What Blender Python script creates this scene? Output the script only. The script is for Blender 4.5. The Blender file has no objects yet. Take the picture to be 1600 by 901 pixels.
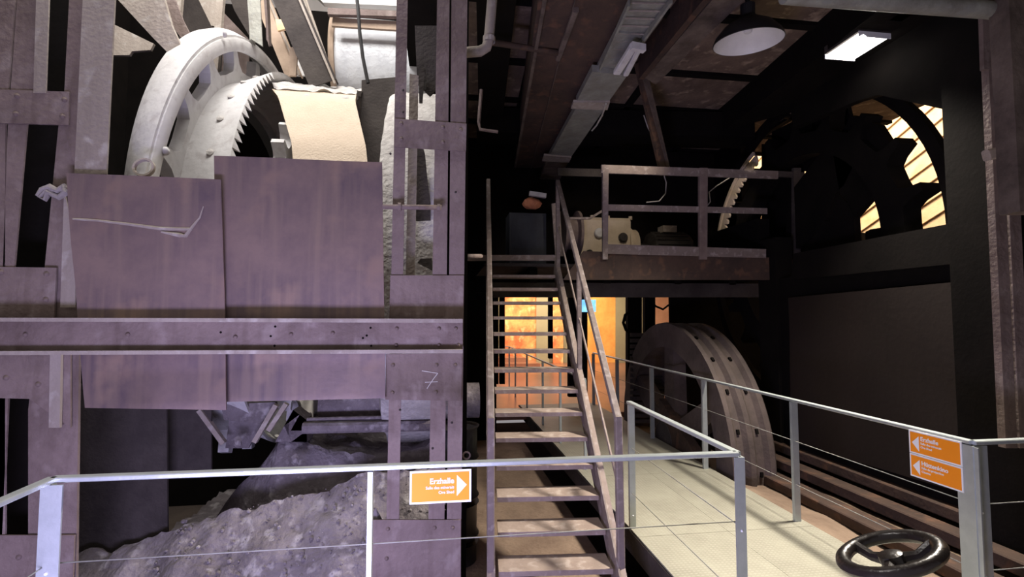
import bpy, bmesh, math, random
from mathutils import Vector, Matrix, noise
random.seed(7)
C = bpy.context.scene.collection
SC = bpy.context.scene
# ------------------------------------------------------------------ camera
FPX = 790.0
YAW = math.radians(8.0); PIT = math.atan(45/FPX); EYE = Vector((0, 0, 1.7))
FW = Vector((math.sin(YAW)*math.cos(PIT), math.cos(YAW)*math.cos(PIT), math.sin(PIT)))
RT = Vector((math.cos(YAW), -math.sin(YAW), 0)); UP = RT.cross(FW)
cam = bpy.data.objects.new('camera', bpy.data.cameras.new('camera')); C.objects.link(cam)
cam.data.sensor_width = 36; cam.data.lens = FPX/1600*36; cam.data.clip_start = 0.05
cam.matrix_world = Matrix(((RT.x, UP.x, -FW.x, 0), (RT.y, UP.y, -FW.y, 0), (RT.z, UP.z, -FW.z, 1.7), (0, 0, 0, 1)))
SC.camera = cam
# ------------------------------------------------------------------ world, exposure
w = bpy.data.worlds.new('world'); SC.world = w; w.use_nodes = True
w.node_tree.nodes['Background'].inputs[0].default_value = (0.85, 0.78, 0.80, 1)
w.node_tree.nodes['Background'].inputs[1].default_value = 0.34
SC.view_settings.view_transform = 'Standard'; SC.view_settings.look = 'None'
SC.view_settings.exposure = 0.0; SC.view_settings.gamma = 1; SC.view_settings.use_curve_mapping = False

def area(name, loc, target, sx, sy, power, col):
    l = bpy.data.lights.new(name, 'AREA'); l.shape = 'RECTANGLE'; l.size = sx; l.size_y = sy
    l.energy = power; l.color = col
    o = bpy.data.objects.new(name, l); C.objects.link(o); o.location = loc
    o.rotation_euler = (Vector(target)-Vector(loc)).to_track_quat('-Z', 'Y').to_euler(); return o
def spot(name, loc, target, power, col, ang, rad=.1, blend=.6):
    l = bpy.data.lights.new(name, 'SPOT'); l.energy = power; l.color = col
    l.spot_size = math.radians(ang); l.shadow_soft_size = rad; l.spot_blend = blend
    o = bpy.data.objects.new(name, l); C.objects.link(o); o.location = loc
    o.rotation_euler = (Vector(target)-Vector(loc)).to_track_quat('-Z', 'Y').to_euler(); return o
# cool violet light of the entrance behind the viewer, low on the left
area('entrance_light', (-0.9, 0.7, 0.30), (-0.9, 3.4, 0.75), 1.5, 0.45, 120, (0.60, 0.56, 1.0))
# daylight falling through the open roof on the left machine
area('roof_daylight', (-1.5, 3.2, 6.4), (-1.5, 5.2, 3.3), 2.2, 1.4, 230, (1.0, 0.97, 0.93))
area('roof_daylight_high', (-1.8, 7.2, 9.5), (-1.6, 7.6, 5), 4, 3, 230, (1.0, 0.96, 0.9))
# daylight between the right machine and the building beside the hall
area('yard_daylight', (6.0, 9.0, 7.4), (8.6, 9.4, 5.6), 8, 2.5, 850, (1.0, 0.86, 0.66))
# floodlight of the walkway
fld = area('flood_light', (3.78, 4.03, 4.12), (1.7, 3.3, 0.0), 0.28, 0.34, 175, (1.0, 0.92, 0.80)); fld.data.spread = math.radians(102)
spot('platform_fill', (2.2, 5.2, 4.2), (2.4, 7.3, 2.8), 60, (1.0, .88, .7), 60)  # added fill spot that brightens the gearbox, no fixture behind it
spot('gear_fill', (3.3, 4.6, 4.3), (4.18, 6.7, 3.4), 130, (1.0, .88, .7), 14, .05, .3)  # added narrow fill spot for the gear teeth, no real source
# exhibition lights at the far end
area('exhibition_light', (3.6, 16.2, 3.0), (3.8, 18.8, 1.2), 5.0, 0.4, 290, (1.0, 0.72, 0.42))
area('exhibition_floor_light', (2.4, 12.5, 3.1), (2.4, 12.5, 0), 4.0, 3, 130, (1.0, 0.8, 0.75))

# ------------------------------------------------------------------ photo rays
def ray(px, py):
    return FW + RT*((px-800)/FPX) + UP*((450.5-py)/FPX)
def at(px, py, X=None, Y=None, Z=None):
    d = ray(px, py)
    t = X/d.x if X is not None else Y/d.y if Y is not None else (Z-1.7)/d.z
    return EYE + d*t

# ------------------------------------------------------------------ materials
def mat(name, c1, c2=None, scale=3, rough=.8, metal=0, bump=.25, bscale=30, c3=None, streak=False, lo=.35, hi=.65, spec=.3, emit=0):
    m = bpy.data.materials.new(name); m.use_nodes = True
    nt = m.node_tree; N = nt.nodes; L = nt.links; b = N['Principled BSDF']
    b.inputs['Roughness'].default_value = rough; b.inputs['Metallic'].default_value = metal
    b.inputs['Specular IOR Level'].default_value = spec
    tc = N.new('ShaderNodeTexCoord'); mp = N.new('ShaderNodeMapping'); L.new(tc.outputs['Object'], mp.inputs[0])
    if streak: mp.inputs['Scale'].default_value = (1, 1, .12)
    if c2 is None: c2 = tuple(v*.75 for v in c1)
    n = N.new('ShaderNodeTexNoise'); n.inputs['Scale'].default_value = scale; n.inputs['Detail'].default_value = 8; n.inputs['Roughness'].default_value = .65
    L.new(mp.outputs[0], n.inputs[0])
    r = N.new('ShaderNodeValToRGB'); e = r.color_ramp.elements
    e[0].position = lo; e[0].color = (*c1, 1); e[1].position = hi; e[1].color = (*c2, 1)
    L.new(n.outputs[0], r.inputs[0]); out = r.outputs[0]
    if c3:
        n2 = N.new('ShaderNodeTexNoise'); n2.inputs['Scale'].default_value = scale*3.1; n2.inputs['Detail'].default_value = 10
        L.new(tc.outputs['Object'], n2.inputs[0])
        r2 = N.new('ShaderNodeValToRGB'); r2.color_ramp.elements[0].position = .55; r2.color_ramp.elements[1].position = .68
        L.new(n2.outputs[0], r2.inputs[0])
        mx = N.new('ShaderNodeMixRGB'); mx.inputs[2].default_value = (*c3, 1)
        L.new(r2.outputs[0], mx.inputs[0]); L.new(out, mx.inputs[1]); out = mx.outputs[0]
    L.new(out, b.inputs['Base Color'])
    if bump:
        nb = N.new('ShaderNodeTexNoise'); nb.inputs['Scale'].default_value = bscale; nb.inputs['Detail'].default_value = 6
        L.new(tc.outputs['Object'], nb.inputs[0])
        bp = N.new('ShaderNodeBump'); bp.inputs['Strength'].default_value = bump; bp.inputs['Distance'].default_value = .02
        L.new(nb.outputs[0], bp.inputs['Height']); L.new(bp.outputs[0], b.inputs['Normal'])
    if emit:
        L.new(out, b.inputs['Emission Color']); b.inputs['Emission Strength'].default_value = emit
    return m
M = {}
M['rust'] = mat('rusty_steel', (.245, .185, .165), (.15, .11, .10), 2.2, .72, 0, .4, 32, c3=(.27, .215, .195))
M['rust_dark'] = mat('sooty_steel', (.07, .058, .052), (.035, .028, .026), 2.5, .85, 0, .3, 40)
M['rust_mid'] = mat('grimy_cast_iron', (.12, .09, .08), (.07, .053, .048), 3, .8, 0, .3, 30)
M['near_black'] = mat('near_black_shade', (.009, .0072, .0065), (.006, .005, .0045), 3, .92, 0, .08, 30, spec=.08)  # near-black base colour carries the deep shade of the unlit parts
M['panel'] = mat('rust_sheet', (.235, .165, .145), (.125, .09, .10), 1.1, .5, .1, .08, 25, c3=(.25, .17, .14), streak=False, lo=.4, hi=.6)
def streaks(m, col, amount=.6):
    nt = m.node_tree; N = nt.nodes; L = nt.links; b = N['Principled BSDF']
    src = b.inputs['Base Color'].links[0].from_socket
    tc = [n for n in N if n.type == 'TEX_COORD'][0]
    mp = N.new('ShaderNodeMapping'); mp.inputs['Scale'].default_value = (16, 16, .7); L.new(tc.outputs['Object'], mp.inputs[0])
    n = N.new('ShaderNodeTexNoise'); n.inputs['Scale'].default_value = 1; n.inputs['Detail'].default_value = 5; L.new(mp.outputs[0], n.inputs[0])
    n2 = N.new('ShaderNodeTexNoise'); n2.inputs['Scale'].default_value = 2.2; n2.inputs['Detail'].default_value = 4; L.new(tc.outputs['Object'], n2.inputs[0])
    mu = N.new('ShaderNodeMath'); mu.operation = 'MULTIPLY'; L.new(n.outputs[0], mu.inputs[0]); L.new(n2.outputs[0], mu.inputs[1])
    rr = N.new('ShaderNodeValToRGB'); rr.color_ramp.elements[0].position = .24; rr.color_ramp.elements[1].position = .36; rr.color_ramp.elements[1].color = (amount, amount, amount, 1)
    L.new(mu.outputs[0], rr.inputs[0])
    mx = N.new('ShaderNodeMixRGB'); mx.inputs[2].default_value = (*col, 1); L.new(rr.outputs[0], mx.inputs[0]); L.new(src, mx.inputs[1]); L.new(mx.outputs[0], b.inputs['Base Color'])
streaks(M['panel'], (.30, .215, .165), .4); streaks(M['rust'], (.14, .10, .085), .55)
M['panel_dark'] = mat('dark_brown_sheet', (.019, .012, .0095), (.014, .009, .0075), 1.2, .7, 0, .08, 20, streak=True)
M['lit_steel'] = mat('lit_dusty_beige_steel', (.40, .345, .295), (.27, .225, .19), 3, .85, 0, .3, 40, c3=(.44, .395, .35), streak=True)  # beige steel with the light on brighter faces put into its colour
M['white'] = mat('pale_dusty_paint', (.64, .62, .61), (.55, .53, .52), 3.5, .8, 0, .3, 14, c3=(.50, .47, .46))
M['cream'] = mat('cream_coated_sheet', (.62, .50, .38), (.56, .445, .335), 5, .7, 0, .4, 60)
M['rubblewhite'] = mat('pale_crusted_dust', (.56, .53, .5), (.40, .37, .35), 9, .95, 0, .9, 25)
M['galv'] = mat('galvanised_steel', (.52, .56, .56), (.44, .48, .48), 8, .38, .55, .05, 60, spec=.5)
M['stair'] = mat('brown_painted_steel', (.33, .26, .22), (.25, .19, .16), 5, .7, 0, .2, 40, c3=(.40, .33, .29))
M['stair_rail'] = mat('brown_grey_rail', (.24, .19, .17), (.18, .14, .125), 5, .65, 0, .15, 40, c3=(.33, .28, .26))
M['tray'] = mat('dull_zinc_tray', (.33, .33, .29), (.22, .21, .18), 6, .6, .3, .3, 30, c3=(.26, .26, .24))
M['timber'] = mat('brown_grimy_beam', (.085, .052, .038), (.045, .030, .025), 2.5, .8, 0, .3, 20, c3=(.12, .065, .042))
M['timber_pale'] = mat('dusty_beam', (.17, .13, .105), (.07, .052, .042), 4, .85, 0, .35, 25)
M['slab'] = mat('stained_ceiling_slab', (.22, .155, .12), (.10, .07, .055), 2, .9, 0, .5, 20, c3=(.38, .29, .22))
M['dust'] = mat('brown_dust_ground', (.30, .215, .155), (.19, .13, .095), 2.5, .95, 0, .6, 25)
M['dust_dark'] = mat('dark_dust_ground', (.10, .075, .06), (.06, .045, .038), 2.5, .95, 0, .6, 25)
M['heap'] = mat('grey_ore_dust', (.235, .205, .21), (.12, .10, .105), 3.5, .95, 0, 1.0, 26, c3=(.34, .31, .31))
M['black'] = mat('black_rubber', (.02, .018, .018), (.012, .011, .011), 5, .45, 0, .05, 30, spec=.5)
M['handwheel'] = mat('worn_black_paint', (.03, .022, .020), (.02, .016, .015), 8, .28, .2, .12, 50, spec=.6)
M['enamel_dark'] = mat('black_lamp_enamel', (.02, .018, .018), None, 5, .5, 0, .05)
M['enamel_white'] = mat('white_lamp_enamel', (.78, .77, .75), (.70, .69, .67), 6, .4, 0, .03)
M['orange'] = mat('orange_sign_film', (.98, .31, .012), (.96, .295, .010), 4, .55, 0, 0)
M['signwhite'] = mat('white_sign_film', (.88, .88, .9), (.86, .86, .88), 4, .55, 0, 0)
M['chalk'] = mat('chalk', (.7, .68, .65), None, 4, .9, 0, 0)
M['plastic_film'] = mat('plastic_wrapped_rope', (.66, .67, .70), (.55, .56, .60), 6, .28, 0, .5, 18, streak=True, spec=.6)
M['cardboard'] = mat('pale_brown_timber', (.48, .36, .27), (.38, .28, .21), 5, .8, 0, .2)
M['gearbox'] = mat('beige_machine_paint', (.62, .51, .38), (.5, .4, .3), 5, .6, 0, .1)
M['motor'] = mat('dark_machine_paint', (.07, .06, .055), (.04, .035, .033), 5, .4, .3, .1)
M['blueblack'] = mat('dark_blue_grey_cabinet', (.040, .042, .052), (.028, .028, .034), 5, .6, 0, .1)
M['plank'] = mat('cream_weatherboard', (.85, .64, .42), (.78, .50, .26), 3, .8, 0, .1, streak=False)
M['mural_orange'] = mat('orange_glow_mural', (.95, .55, .25), (.75, .20, .10), 1.2, .8, 0, 0, c3=(.98, .72, .42), lo=.4, hi=.6)  # orange and yellow glow of the far room put into these mural colours
M['mural_yellow'] = mat('yellow_glow_mural', (.98, .60, .20), (.95, .42, .13), 1.2, .8, 0, 0, lo=.4, hi=.6)
M['greywall'] = mat('pale_grey_green_board', (.38, .38, .30), (.34, .34, .27), 2, .8, 0, 0)
M['pinkwall'] = mat('pink_lit_plaster', (.90, .55, .42), (.80, .42, .3), 2, .8, 0, 0)  # pink light of the far room put into the wall colour
M['redfloor'] = mat('glossy_red_brown_floor', (.42, .22, .16), (.34, .17, .13), 2, .3, 0, .03, spec=.5)
M['pale_sky_wall'] = mat('pale_backdrop', (.75, .74, .72), (.66, .64, .62), 2, .8, 0, .1)  # pale tone stands in for the bright background behind the roof framing
M['rag'] = mat('dirty_rag', (.36, .32, .30), (.26, .23, .22), 10, .95, 0, .5)
# blue exhibition screen and the lamp grid give off light
M['screen'] = mat('blue_screen', (.10, .35, .95), (.3, .7, 1), 6, .5, 0, 0, emit=1.6)
M['tube'] = mat('lit_lamp_tube', (1, .97, .9), (1, .97, .9), 1, .5, 0, 0, emit=7)
M['cable_w'] = mat('pale_cable', (.5, .46, .4), None, 4, .6, 0, 0)

# chequer plate: raised diagonal tears
def chequer():
    m = mat('chequer_plate', (.34, .325, .26), (.26, .245, .195), 2.2, .55, .15, 0)
    nt = m.node_tree; N = nt.nodes; L = nt.links; b = N['Principled BSDF']
    tc = [n for n in N if n.type == 'TEX_COORD'][0]
    hs = []
    for rot, off in ((45, 0), (-45, .5)):
        mp = N.new('ShaderNodeMapping'); mp.inputs['Rotation'].default_value = (0, 0, math.radians(rot))
        mp.inputs['Scale'].default_value = (22, 48, 1); mp.inputs['Location'].default_value = (off, off, 0)
        L.new(tc.outputs['Object'], mp.inputs[0])
        v = N.new('ShaderNodeTexChecker'); v.inputs['Scale'].default_value = 1
        L.new(mp.outputs[0], v.inputs[0]); hs.append(v)
    ad = N.new('ShaderNodeMath'); ad.operation = 'MULTIPLY'
    L.new(hs[0].outputs['Fac'], ad.inputs[0]); L.new(hs[1].outputs['Fac'], ad.inputs[1])
    bp = N.new('ShaderNodeBump'); bp.inputs['Strength'].default_value = 1; bp.inputs['Distance'].default_value = .008
    src = b.inputs['Base Color'].links[0].from_socket; mx = N.new('ShaderNodeMixRGB'); mx.inputs[2].default_value = (.44, .42, .35, 1)
    sc_ = N.new('ShaderNodeMath'); sc_.operation = 'MULTIPLY'; sc_.inputs[1].default_value = .45; L.new(ad.outputs[0], sc_.inputs[0])
    L.new(sc_.outputs[0], mx.inputs[0]); L.new(src, mx.inputs[1]); L.new(mx.outputs[0], b.inputs['Base Color'])
    L.new(ad.outputs[0], bp.inputs['Height']); L.new(bp.outputs[0], b.inputs['Normal'])
    return m
M['chequer'] = chequer()

# ------------------------------------------------------------------ mesh builder
WL = {}
class MB:
    def __init__(s): s.v = []; s.f = []; s.smooth = False
    def add(s, vs, fs):
        n = len(s.v); s.v += [Vector(v) for v in vs]; s.f += [tuple(i+n for i in f) for f in fs]; return s
    def prism(s, pts, d):                       # polygon pts pushed by vector d
        n = len(pts); d = Vector(d); pts = [Vector(p) for p in pts]
        return s.add(pts+[p+d for p in pts], [tuple(range(n)), tuple(reversed(range(n, 2*n)))]+[(i, i+n, (i+1) % n+n, (i+1) % n) for i in range(n)])
    def box(s, a, b):
        x0, y0, z0 = a; x1, y1, z1 = b
        return s.prism([(x0, y0, z0), (x1, y0, z0), (x1, y0, z1), (x0, y0, z1)], (0, y1-y0, 0))
    def bar(s, p, q, w, h, up=(0, 0, 1), ch=0):      # oriented bar with section w x h
        p = Vector(p); q = Vector(q); d = (q-p); u = Vector(up); r = d.cross(u).normalized(); u = r.cross(d).normalized()
        if ch: sec = [(-w/2+ch, -h/2), (w/2-ch, -h/2), (w/2, -h/2+ch), (w/2, h/2-ch), (w/2-ch, h/2), (-w/2+ch, h/2), (-w/2, h/2-ch), (-w/2, -h/2+ch)]
        else: sec = [(-w/2, -h/2), (w/2, -h/2), (w/2, h/2), (-w/2, h/2)]
        return s.prism([p+r*a+u*b for a, b in sec], d)
    def sect(s, p, q, sec, up=(0, 0, 1)):
        p = Vector(p); q = Vector(q); d = (q-p); u = Vector(up); r = d.cross(u).normalized(); u = r.cross(d).normalized()
        return s.prism([p+r*a+u*b for a, b in sec], d)
    def tube(s, pts, r, n=8, cap=True):
        pts = [Vector(p) for p in pts]; rings = []; ref = None
        for i, p in enumerate(pts):
            d = (pts[min(i+1, len(pts)-1)]-pts[max(i-1, 0)]).normalized()
            if ref is None: ref = d.orthogonal().normalized()
            ref = (ref-d*ref.dot(d)).normalized(); b = d.cross(ref)
            rr = r[i] if isinstance(r, (list, tuple)) else r
            rings.append([p+(ref*math.cos(2*math.pi*k/n)+b*math.sin(2*math.pi*k/n))*rr for k in range(n)])
        vs = [v for g in rings for v in g]; fs = []
        for i in range(len(pts)-1):
            for k in range(n): fs.append((i*n+k, i*n+(k+1) % n, (i+1)*n+(k+1) % n, (i+1)*n+k))
        if cap: fs += [tuple(reversed(range(n))), tuple(range((len(pts)-1)*n, len(pts)*n))]
        s.smooth = True
        return s.add(vs, fs)
    def lathe(s, o, ax, prof, n=32, a0=0, a1=360, closed=False):    # prof: (radius, along axis)
        o = Vector(o); ax = Vector(ax).normalized()
        e1 = Vector((0, 1, 0)) if abs(ax.x) > .9 else ax.orthogonal().normalized()
        e1 = (e1-ax*e1.dot(ax)).normalized(); e2 = ax.cross(e1)
        full = abs(a1-a0) >= 360; m = n if full else n+1; P = len(prof); vs = []; fs = []
        for i in range(m):
            a = math.radians(a0+(a1-a0)*i/n)
            for r, h in prof: vs.append(o+ax*h+(e1*math.cos(a)+e2*math.sin(a))*r)
        for i in range(n):
            j = (i+1) % m
            for k in range(P if closed else P-1):
                k2 = (k+1) % P; fs.append((i*P+k, j*P+k, j*P+k2, i*P+k2))
        if closed and not full: fs += [tuple(range(P)), tuple(reversed(range(n*P, n*P+P)))]
        return s.add(vs, fs)
    def build(s, name, m, parent=None, smooth=None):
        c = Vector(((min(v.x for v in s.v)+max(v.x for v in s.v))/2, (min(v.y for v in s.v)+max(v.y for v in s.v))/2, (min(v.z for v in s.v)+max(v.z for v in s.v))/2))
        me = bpy.data.meshes.new(name); me.from_pydata([v-c for v in s.v], [], s.f); me.update()
        bm = bmesh.new(); bm.from_mesh(me); bmesh.ops.recalc_face_normals(bm, faces=bm.faces)
        sm = s.smooth if smooth is None else smooth
        if sm:
            for f in bm.faces: f.smooth = len(f.verts) < 6
            for e in bm.edges:
                if len(e.link_faces) == 2 and e.calc_face_angle(0) > .7: e.smooth = False
        bm.to_mesh(me); bm.free()
        me.materials.append(M[m] if isinstance(m, str) else m)
        return link(name, me, c, parent)
def link(name, data, world, parent=None):
    o = bpy.data.objects.new(name, data); C.objects.link(o)
    WL[o.name] = Vector(world)
    o.location = Vector(world)-(WL[parent.name] if parent else Vector())
    if parent: o.parent = parent
    return o
def tag(o, label, cat, group=None, kind=None):
    o['label'] = label; o['category'] = cat
    if group: o['group'] = group
    if kind: o['kind'] = kind
    return o
def thing(name, loc, label, cat, group=None): return tag(link(name, None, loc), label, cat, group)
def struct(o): o['kind'] = 'structure'; return o
def stuff(o): o['kind'] = 'stuff'; return o
def setting(name, loc): return struct(link(name, None, loc))
def QY(pts, Y, t): return MB().prism([at(*p, Y=Y) for p in pts], (0, t, 0))
def QX(pts, X, t): return MB().prism([at(*p, X=X) for p in pts], (t, 0, 0))
def QZ(pts, Z, t): return MB().prism([at(*p, Z=Z) for p in pts], (0, 0, t))
def sheet(c, t, nx=10, nz=12, amp=.012, push=(0, 1, 0), seed=0):     # dented plate from four corners (tl,tr,br,bl)
    c = [Vector(p) for p in c]; push = Vector(push); m = MB(); fr = []; 
    for j in range(nz+1):
        for i in range(nx+1):
            u = i/nx; v = j/nz
            p = (c[0]*(1-u)+c[1]*u)*(1-v)+(c[3]*(1-u)+c[2]*u)*v
            d = noise.noise(p*1.7+Vector((seed, 0, 0)))*amp+noise.noise(p*5+Vector((0, seed, 0)))*amp*.3
            fr.append(p+push*d)
    n = len(fr); fs = []
    for j in range(nz):
        for i in range(nx):
            a = j*(nx+1)+i; fs.append((a, a+1, a+nx+2, a+nx+1)); fs.append((n+a, n+a+nx+1, n+a+nx+2, n+a+1))
    rim = [i for i in range(nx+1)]+[j*(nx+1)+nx for j in range(1, nz+1)]+[nz*(nx+1)+i for i in range(nx-1, -1, -1)]+[j*(nx+1) for j in range(nz-1, 0, -1)]
    for k in range(len(rim)): a, b = rim[k], rim[(k+1) % len(rim)]; fs.append((a, b, n+b, n+a))
    m.add(fr+[p+push*t for p in fr], fs); m.smooth = True
    return m
# rivet heads share one mesh per direction and size
_riv = {}
def rivet(p, parent, r=.014, m='rust', d=(0, -1, 0), name='rivet'):
    k = (r, m, d)
    if k not in _riv:
        b = MB().lathe((0, 0, 0), d, [(r, -.002), (r*.92, r*.35), (r*.55, r*.7), (.0005, r*.8)], 8)
        me = bpy.data.meshes.new(name); me.from_pydata(b.v, [], b.f); me.materials.append(M[m])
        for f in me.polygons: f.use_smooth = True
        _riv[k] = me
    return link(name, _riv[k], p, parent)

# ================================================================== SETTING
fl = struct(MB().box((-9, -4, -1.3), (10, 14, -1.2)).build('floor', 'dust_dark'))
# raised dusty ground right of the walkway and floor of the far exhibition room
g = MB()
NX, NY = 14, 60
vs = []
for j in range(NY+1):
    for i in range(NX+1):
        x = 3.06+i*.16; y = -1.5+j*.2
        vs.append((x, y, -.10+noise.noise(Vector((x*2, y*2, 0)))*.035-.10*max(0, (x-3.2))))
g.add(vs, [(j*(NX+1)+i, j*(NX+1)+i+1, (j+1)*(NX+1)+i+1, (j+1)*(NX+1)+i) for j in range(NY) for i in range(NX)]); g.smooth = True
struct(g.build('floor', 'dust'))
struct(MB().box((-1.0, 9.0, -.12), (9, 19.1, -.03)).build('floor', 'redfloor'))
# ground under the stair
struct(MB().box((.05, 2.9, -1.0), (1.42, 9.0, -.42)).build('floor', 'dust'))

# ceiling: slabs between ribs, each its own piece
ce = setting('ceiling', (2, 5, 4.6))
def cpt(u, y): return Vector((u+math.tan(math.radians(3.3))*y, y, 0))     # hall axis is turned a little
for i, (u0, u1) in enumerate(((-.1, .62), (.72, 1.4), (1.45, 2.1), (2.16, 3.45), (3.55, 4.6), (4.65, 6.2))):
    yy = [-1.2, .3, 1.8, 3.3, 4.4, 5.5, 6.5, 7.3, 8.1]
    for j in range(len(yy)-1):
        a, b = yy[j]+.05, yy[j+1]-.05
        MB().prism([cpt(u0, a)+Vector((0, 0, 4.6+random.uniform(-.01, .01))), cpt(u1, a)+Vector((0, 0, 4.6)), cpt(u1, b)+Vector((0, 0, 4.6)), cpt(u0, b)+Vector((0, 0, 4.6))], (0, 0, .08)).build('slab', 'slab', ce)
for j, y in enumerate((.3, 1.8, 3.3, 4.4, 5.5, 6.5, 7.3, 8.1)):
    MB().bar(cpt(-.15, y)+Vector((0, 0, 4.61)), cpt(6.2, y)+Vector((0, 0, 4.61)), .09, .10).build('rib', 'near_black', ce)
for u in (.67, 1.43, 2.13, 3.5, 4.62):
    MB().bar(cpt(u, -1.2)+Vector((0, 0, 4.62)), cpt(u, 8.2)+Vector((0, 0, 4.62)), .09, .12).build('purlin', 'near_black', ce)
struct(MB().box((-.4, -1.3, 4.72), (5.15, 8.9, 4.8)).build('ceiling', 'near_black'))
struct(MB().box((-.1, 8.25, 2.3), (5.15, 8.4, 4.72)).build('wall_upper', 'near_black'))
struct(MB().box((4.9, -1.3, 4.0), (5.0, 3.0, 4.75)).build('wall_right', 'near_black'))
struct(MB().box((5.0, -1.2, -1.2), (5.1, 2.9, 4.7)).build('wall_right', 'near_black'))
# far walls
wb = struct(MB().box((-1.2, 19.0, -.2), (9.2, 19.1, 3.3)).build('wall_back', 'greywall'))
struct(MB().box((-1.0, 9.0, 3.25), (9.2, 19.2, 3.35)).build('ceiling', 'near_black'))
struct(MB().box((-9.0, 9.2, -1.2), (-.6, 9.4, 7.2)).build('wall_left', 'near_black'))
struct(MB().box((-5.4, 3.0, -1.2), (-5.3, 9.2, 8)).build('wall_left', 'near_black'))
struct(MB().box((-6, 12.0, 3.4), (-.4, 12.1, 12)).build('wall_back', 'pale_sky_wall'))  # pale backdrop added for the brightness behind the left machine
struct(MB().box((-.15, 5.4, 4.72), (-.05, 9.2, 6.0)).build('wall_upper', 'near_black'))
struct(MB().box((9.1, 8.5, -1.2), (9.2, 19.2, 3.3)).build('wall_right', 'near_black'))
struct(MB().box((5.1, 8.5, -1.2), (9.2, 8.6, 3.3)).build('wall_back', 'near_black'))
struct(MB().box((-1.1, 8.9, -1.2), (-1.0, 19.2, 3.3)).build('wall_left', 'near_black'))

struct(MB().box((.06, 8.85, -1.2), (.97, 8.95, 2.6)).build('wall_back', 'near_black'))  # black wall added to keep the gap left of the stair dark
# boarded building outside, seen through the right wheel
bd = thing('boarded_building', (8.6, 6, 0), 'cream boarded outer wall seen sunlit through the right wheel', 'building')
for k in range(34):
    z = .2+k*.32
    MB().prism([(8.6, 1.5, z), (8.64, 1.5, z+.31), (8.7, 1.5, z+.31), (8.7, 1.5, z)], (0, 13, -5.2)).build('plank', 'plank', bd)
MB().box((8.71, 1.5, -1.2), (8.8, 14.5, 9)).build('wall', 'plank', bd)

# ================================================================== WALKWAY
dk = thing('walkway_deck', (2.25, 5, 0), 'pale chequer plate walkway running to the back between railings', 'walkway')
for y0 in (2.35, 3.85, 5.35, 6.85, 8.35):
    for x0, x1 in ((1.53, 2.28), (2.2825, 3.03)):
        MB().box((x0, y0+.0015, -.012), (x1, y0+1.4985, 0)).build('chequer_plate', 'chequer', dk)
for x in (1.55, 3.02):
    MB().bar((x, 2.3, -.10), (x, 9.9, -.10), .06, .17).build('edge_beam', 'rust_dark', dk)
vd = thing('viewing_deck', (.6, .5, 0), 'steel viewing deck in front of the railing, below the picture', 'deck')
for x0 in (-1.7, -.53, .64, 1.81):
    MB().box((x0+.004, -1.6, -.012), (x0+1.166, 2.34, 0)).build('chequer_plate', 'chequer', vd)
MB().box((-1.7, 2.30, -.2), (3.0, 2.36, -.02)).build('edge_beam', 'rust_dark', vd)

# railings -----------------------------------------------------------
def rail_run(t, pts, w=.045, h=.022):
    for a, b in zip(pts[:-1], pts[1:]):
        MB().bar(a, b, w, h, ch=.004).build('handrail', 'galv', t)
def wire(t, a, b):
    MB().tube([a, b], .003, 6).build('wire', 'tray', t)
def post(t, x, y, z0=-.15, z1=.985, wx=.05, wy=.012, bolts=()):
    p = MB().box((x-wx/2, y-wy/2, z0), (x+wx/2, y+wy/2, z1)).build('post', 'galv', t)
    for z in bolts: rivet((x, y-wy/2, z), p, .007, 'signwhite', name='bolt')
# front left
t = thing('front_railing', (0, 2.47, 0), 'galvanised railing across the bottom left in front of the ore heap', 'railing')
CL = Vector((-1.66, 2.49, 1.0)); CR = Vector((1.515, 2.46, 1.0))
rail_run(t, [CL, CR]); rail_run(t, [CR, (1.545, 4.05, 1.0)]); rail_run(t, [Vector((-1.60, .9, 1.0)), CL])
wire(t, (-1.66, 2.49, .645), (1.5, 2.46, .66)); wire(t, (-1.66, 2.49, .28), (1.5, 2.46, .28))
wire(t, (-1.60, .9, .645), (-1.66, 2.49, .645))
wire(t, (1.515, 2.46, .64), (1.545, 4.05, .64)); wire(t, (1.515, 2.46, .28), (1.545, 4.05, .28))
# corner posts are folded angles
def angle_post(t, x, y, sx, sy, L=.075, z1=.985, bolts=(.62, .28)):
    q = .008
    sec = [(0, 0), (sx*L, 0), (sx*L, sy*q), (sx*q, sy*q), (sx*q, sy*L), (0, sy*L)]
    p = MB().prism([(x+a, y+b, -.15) for a, b in sec], (0, 0, z1+.15)).build('post', 'galv', t)
    for z in bolts: rivet((x+sx*L*.45, y, z), p, .007, 'signwhite', name='bolt')
angle_post(t, -1.68, 2.45, 1, 1, .085); angle_post(t, 1.545, 2.44, -1, 1, .055)
post(t, -.318, 2.475, wx=.022, wy=.045); post(t, 1.55, 4.02, wx=.05, wy=.03, bolts=(.1,))
# right
t = thing('walkway_railing', (2.96, 5, 0), 'galvanised railing along the right side of the walkway', 'railing')
RC = Vector((2.955, 2.49, 1.0))
rail_run(t, [(2.985, 9.7, 1.0), RC]); rail_run(t, [RC, (5.0, 2.5, 1.0)])
for z in (.66, .30):
    wire(t, (2.985, 9.7, z), (2.955, 2.49, z)); wire(t, (2.955, 2.49, z), (5.0, 2.5, z))
for y in (3.96, 5.44, 6.88, 8.3, 9.65): post(t, 2.965, y, wx=.055, wy=.03)
angle_post(t, 2.93, 2.47, 1, 1, .095); post(t, 4.95, 2.5)
MB().bar((2.938, 2.48, -.15), (2.938, 2.48, .98), .07, .008, up=(1, 0, 0)).build('post_flange', 'galv', t)
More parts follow.
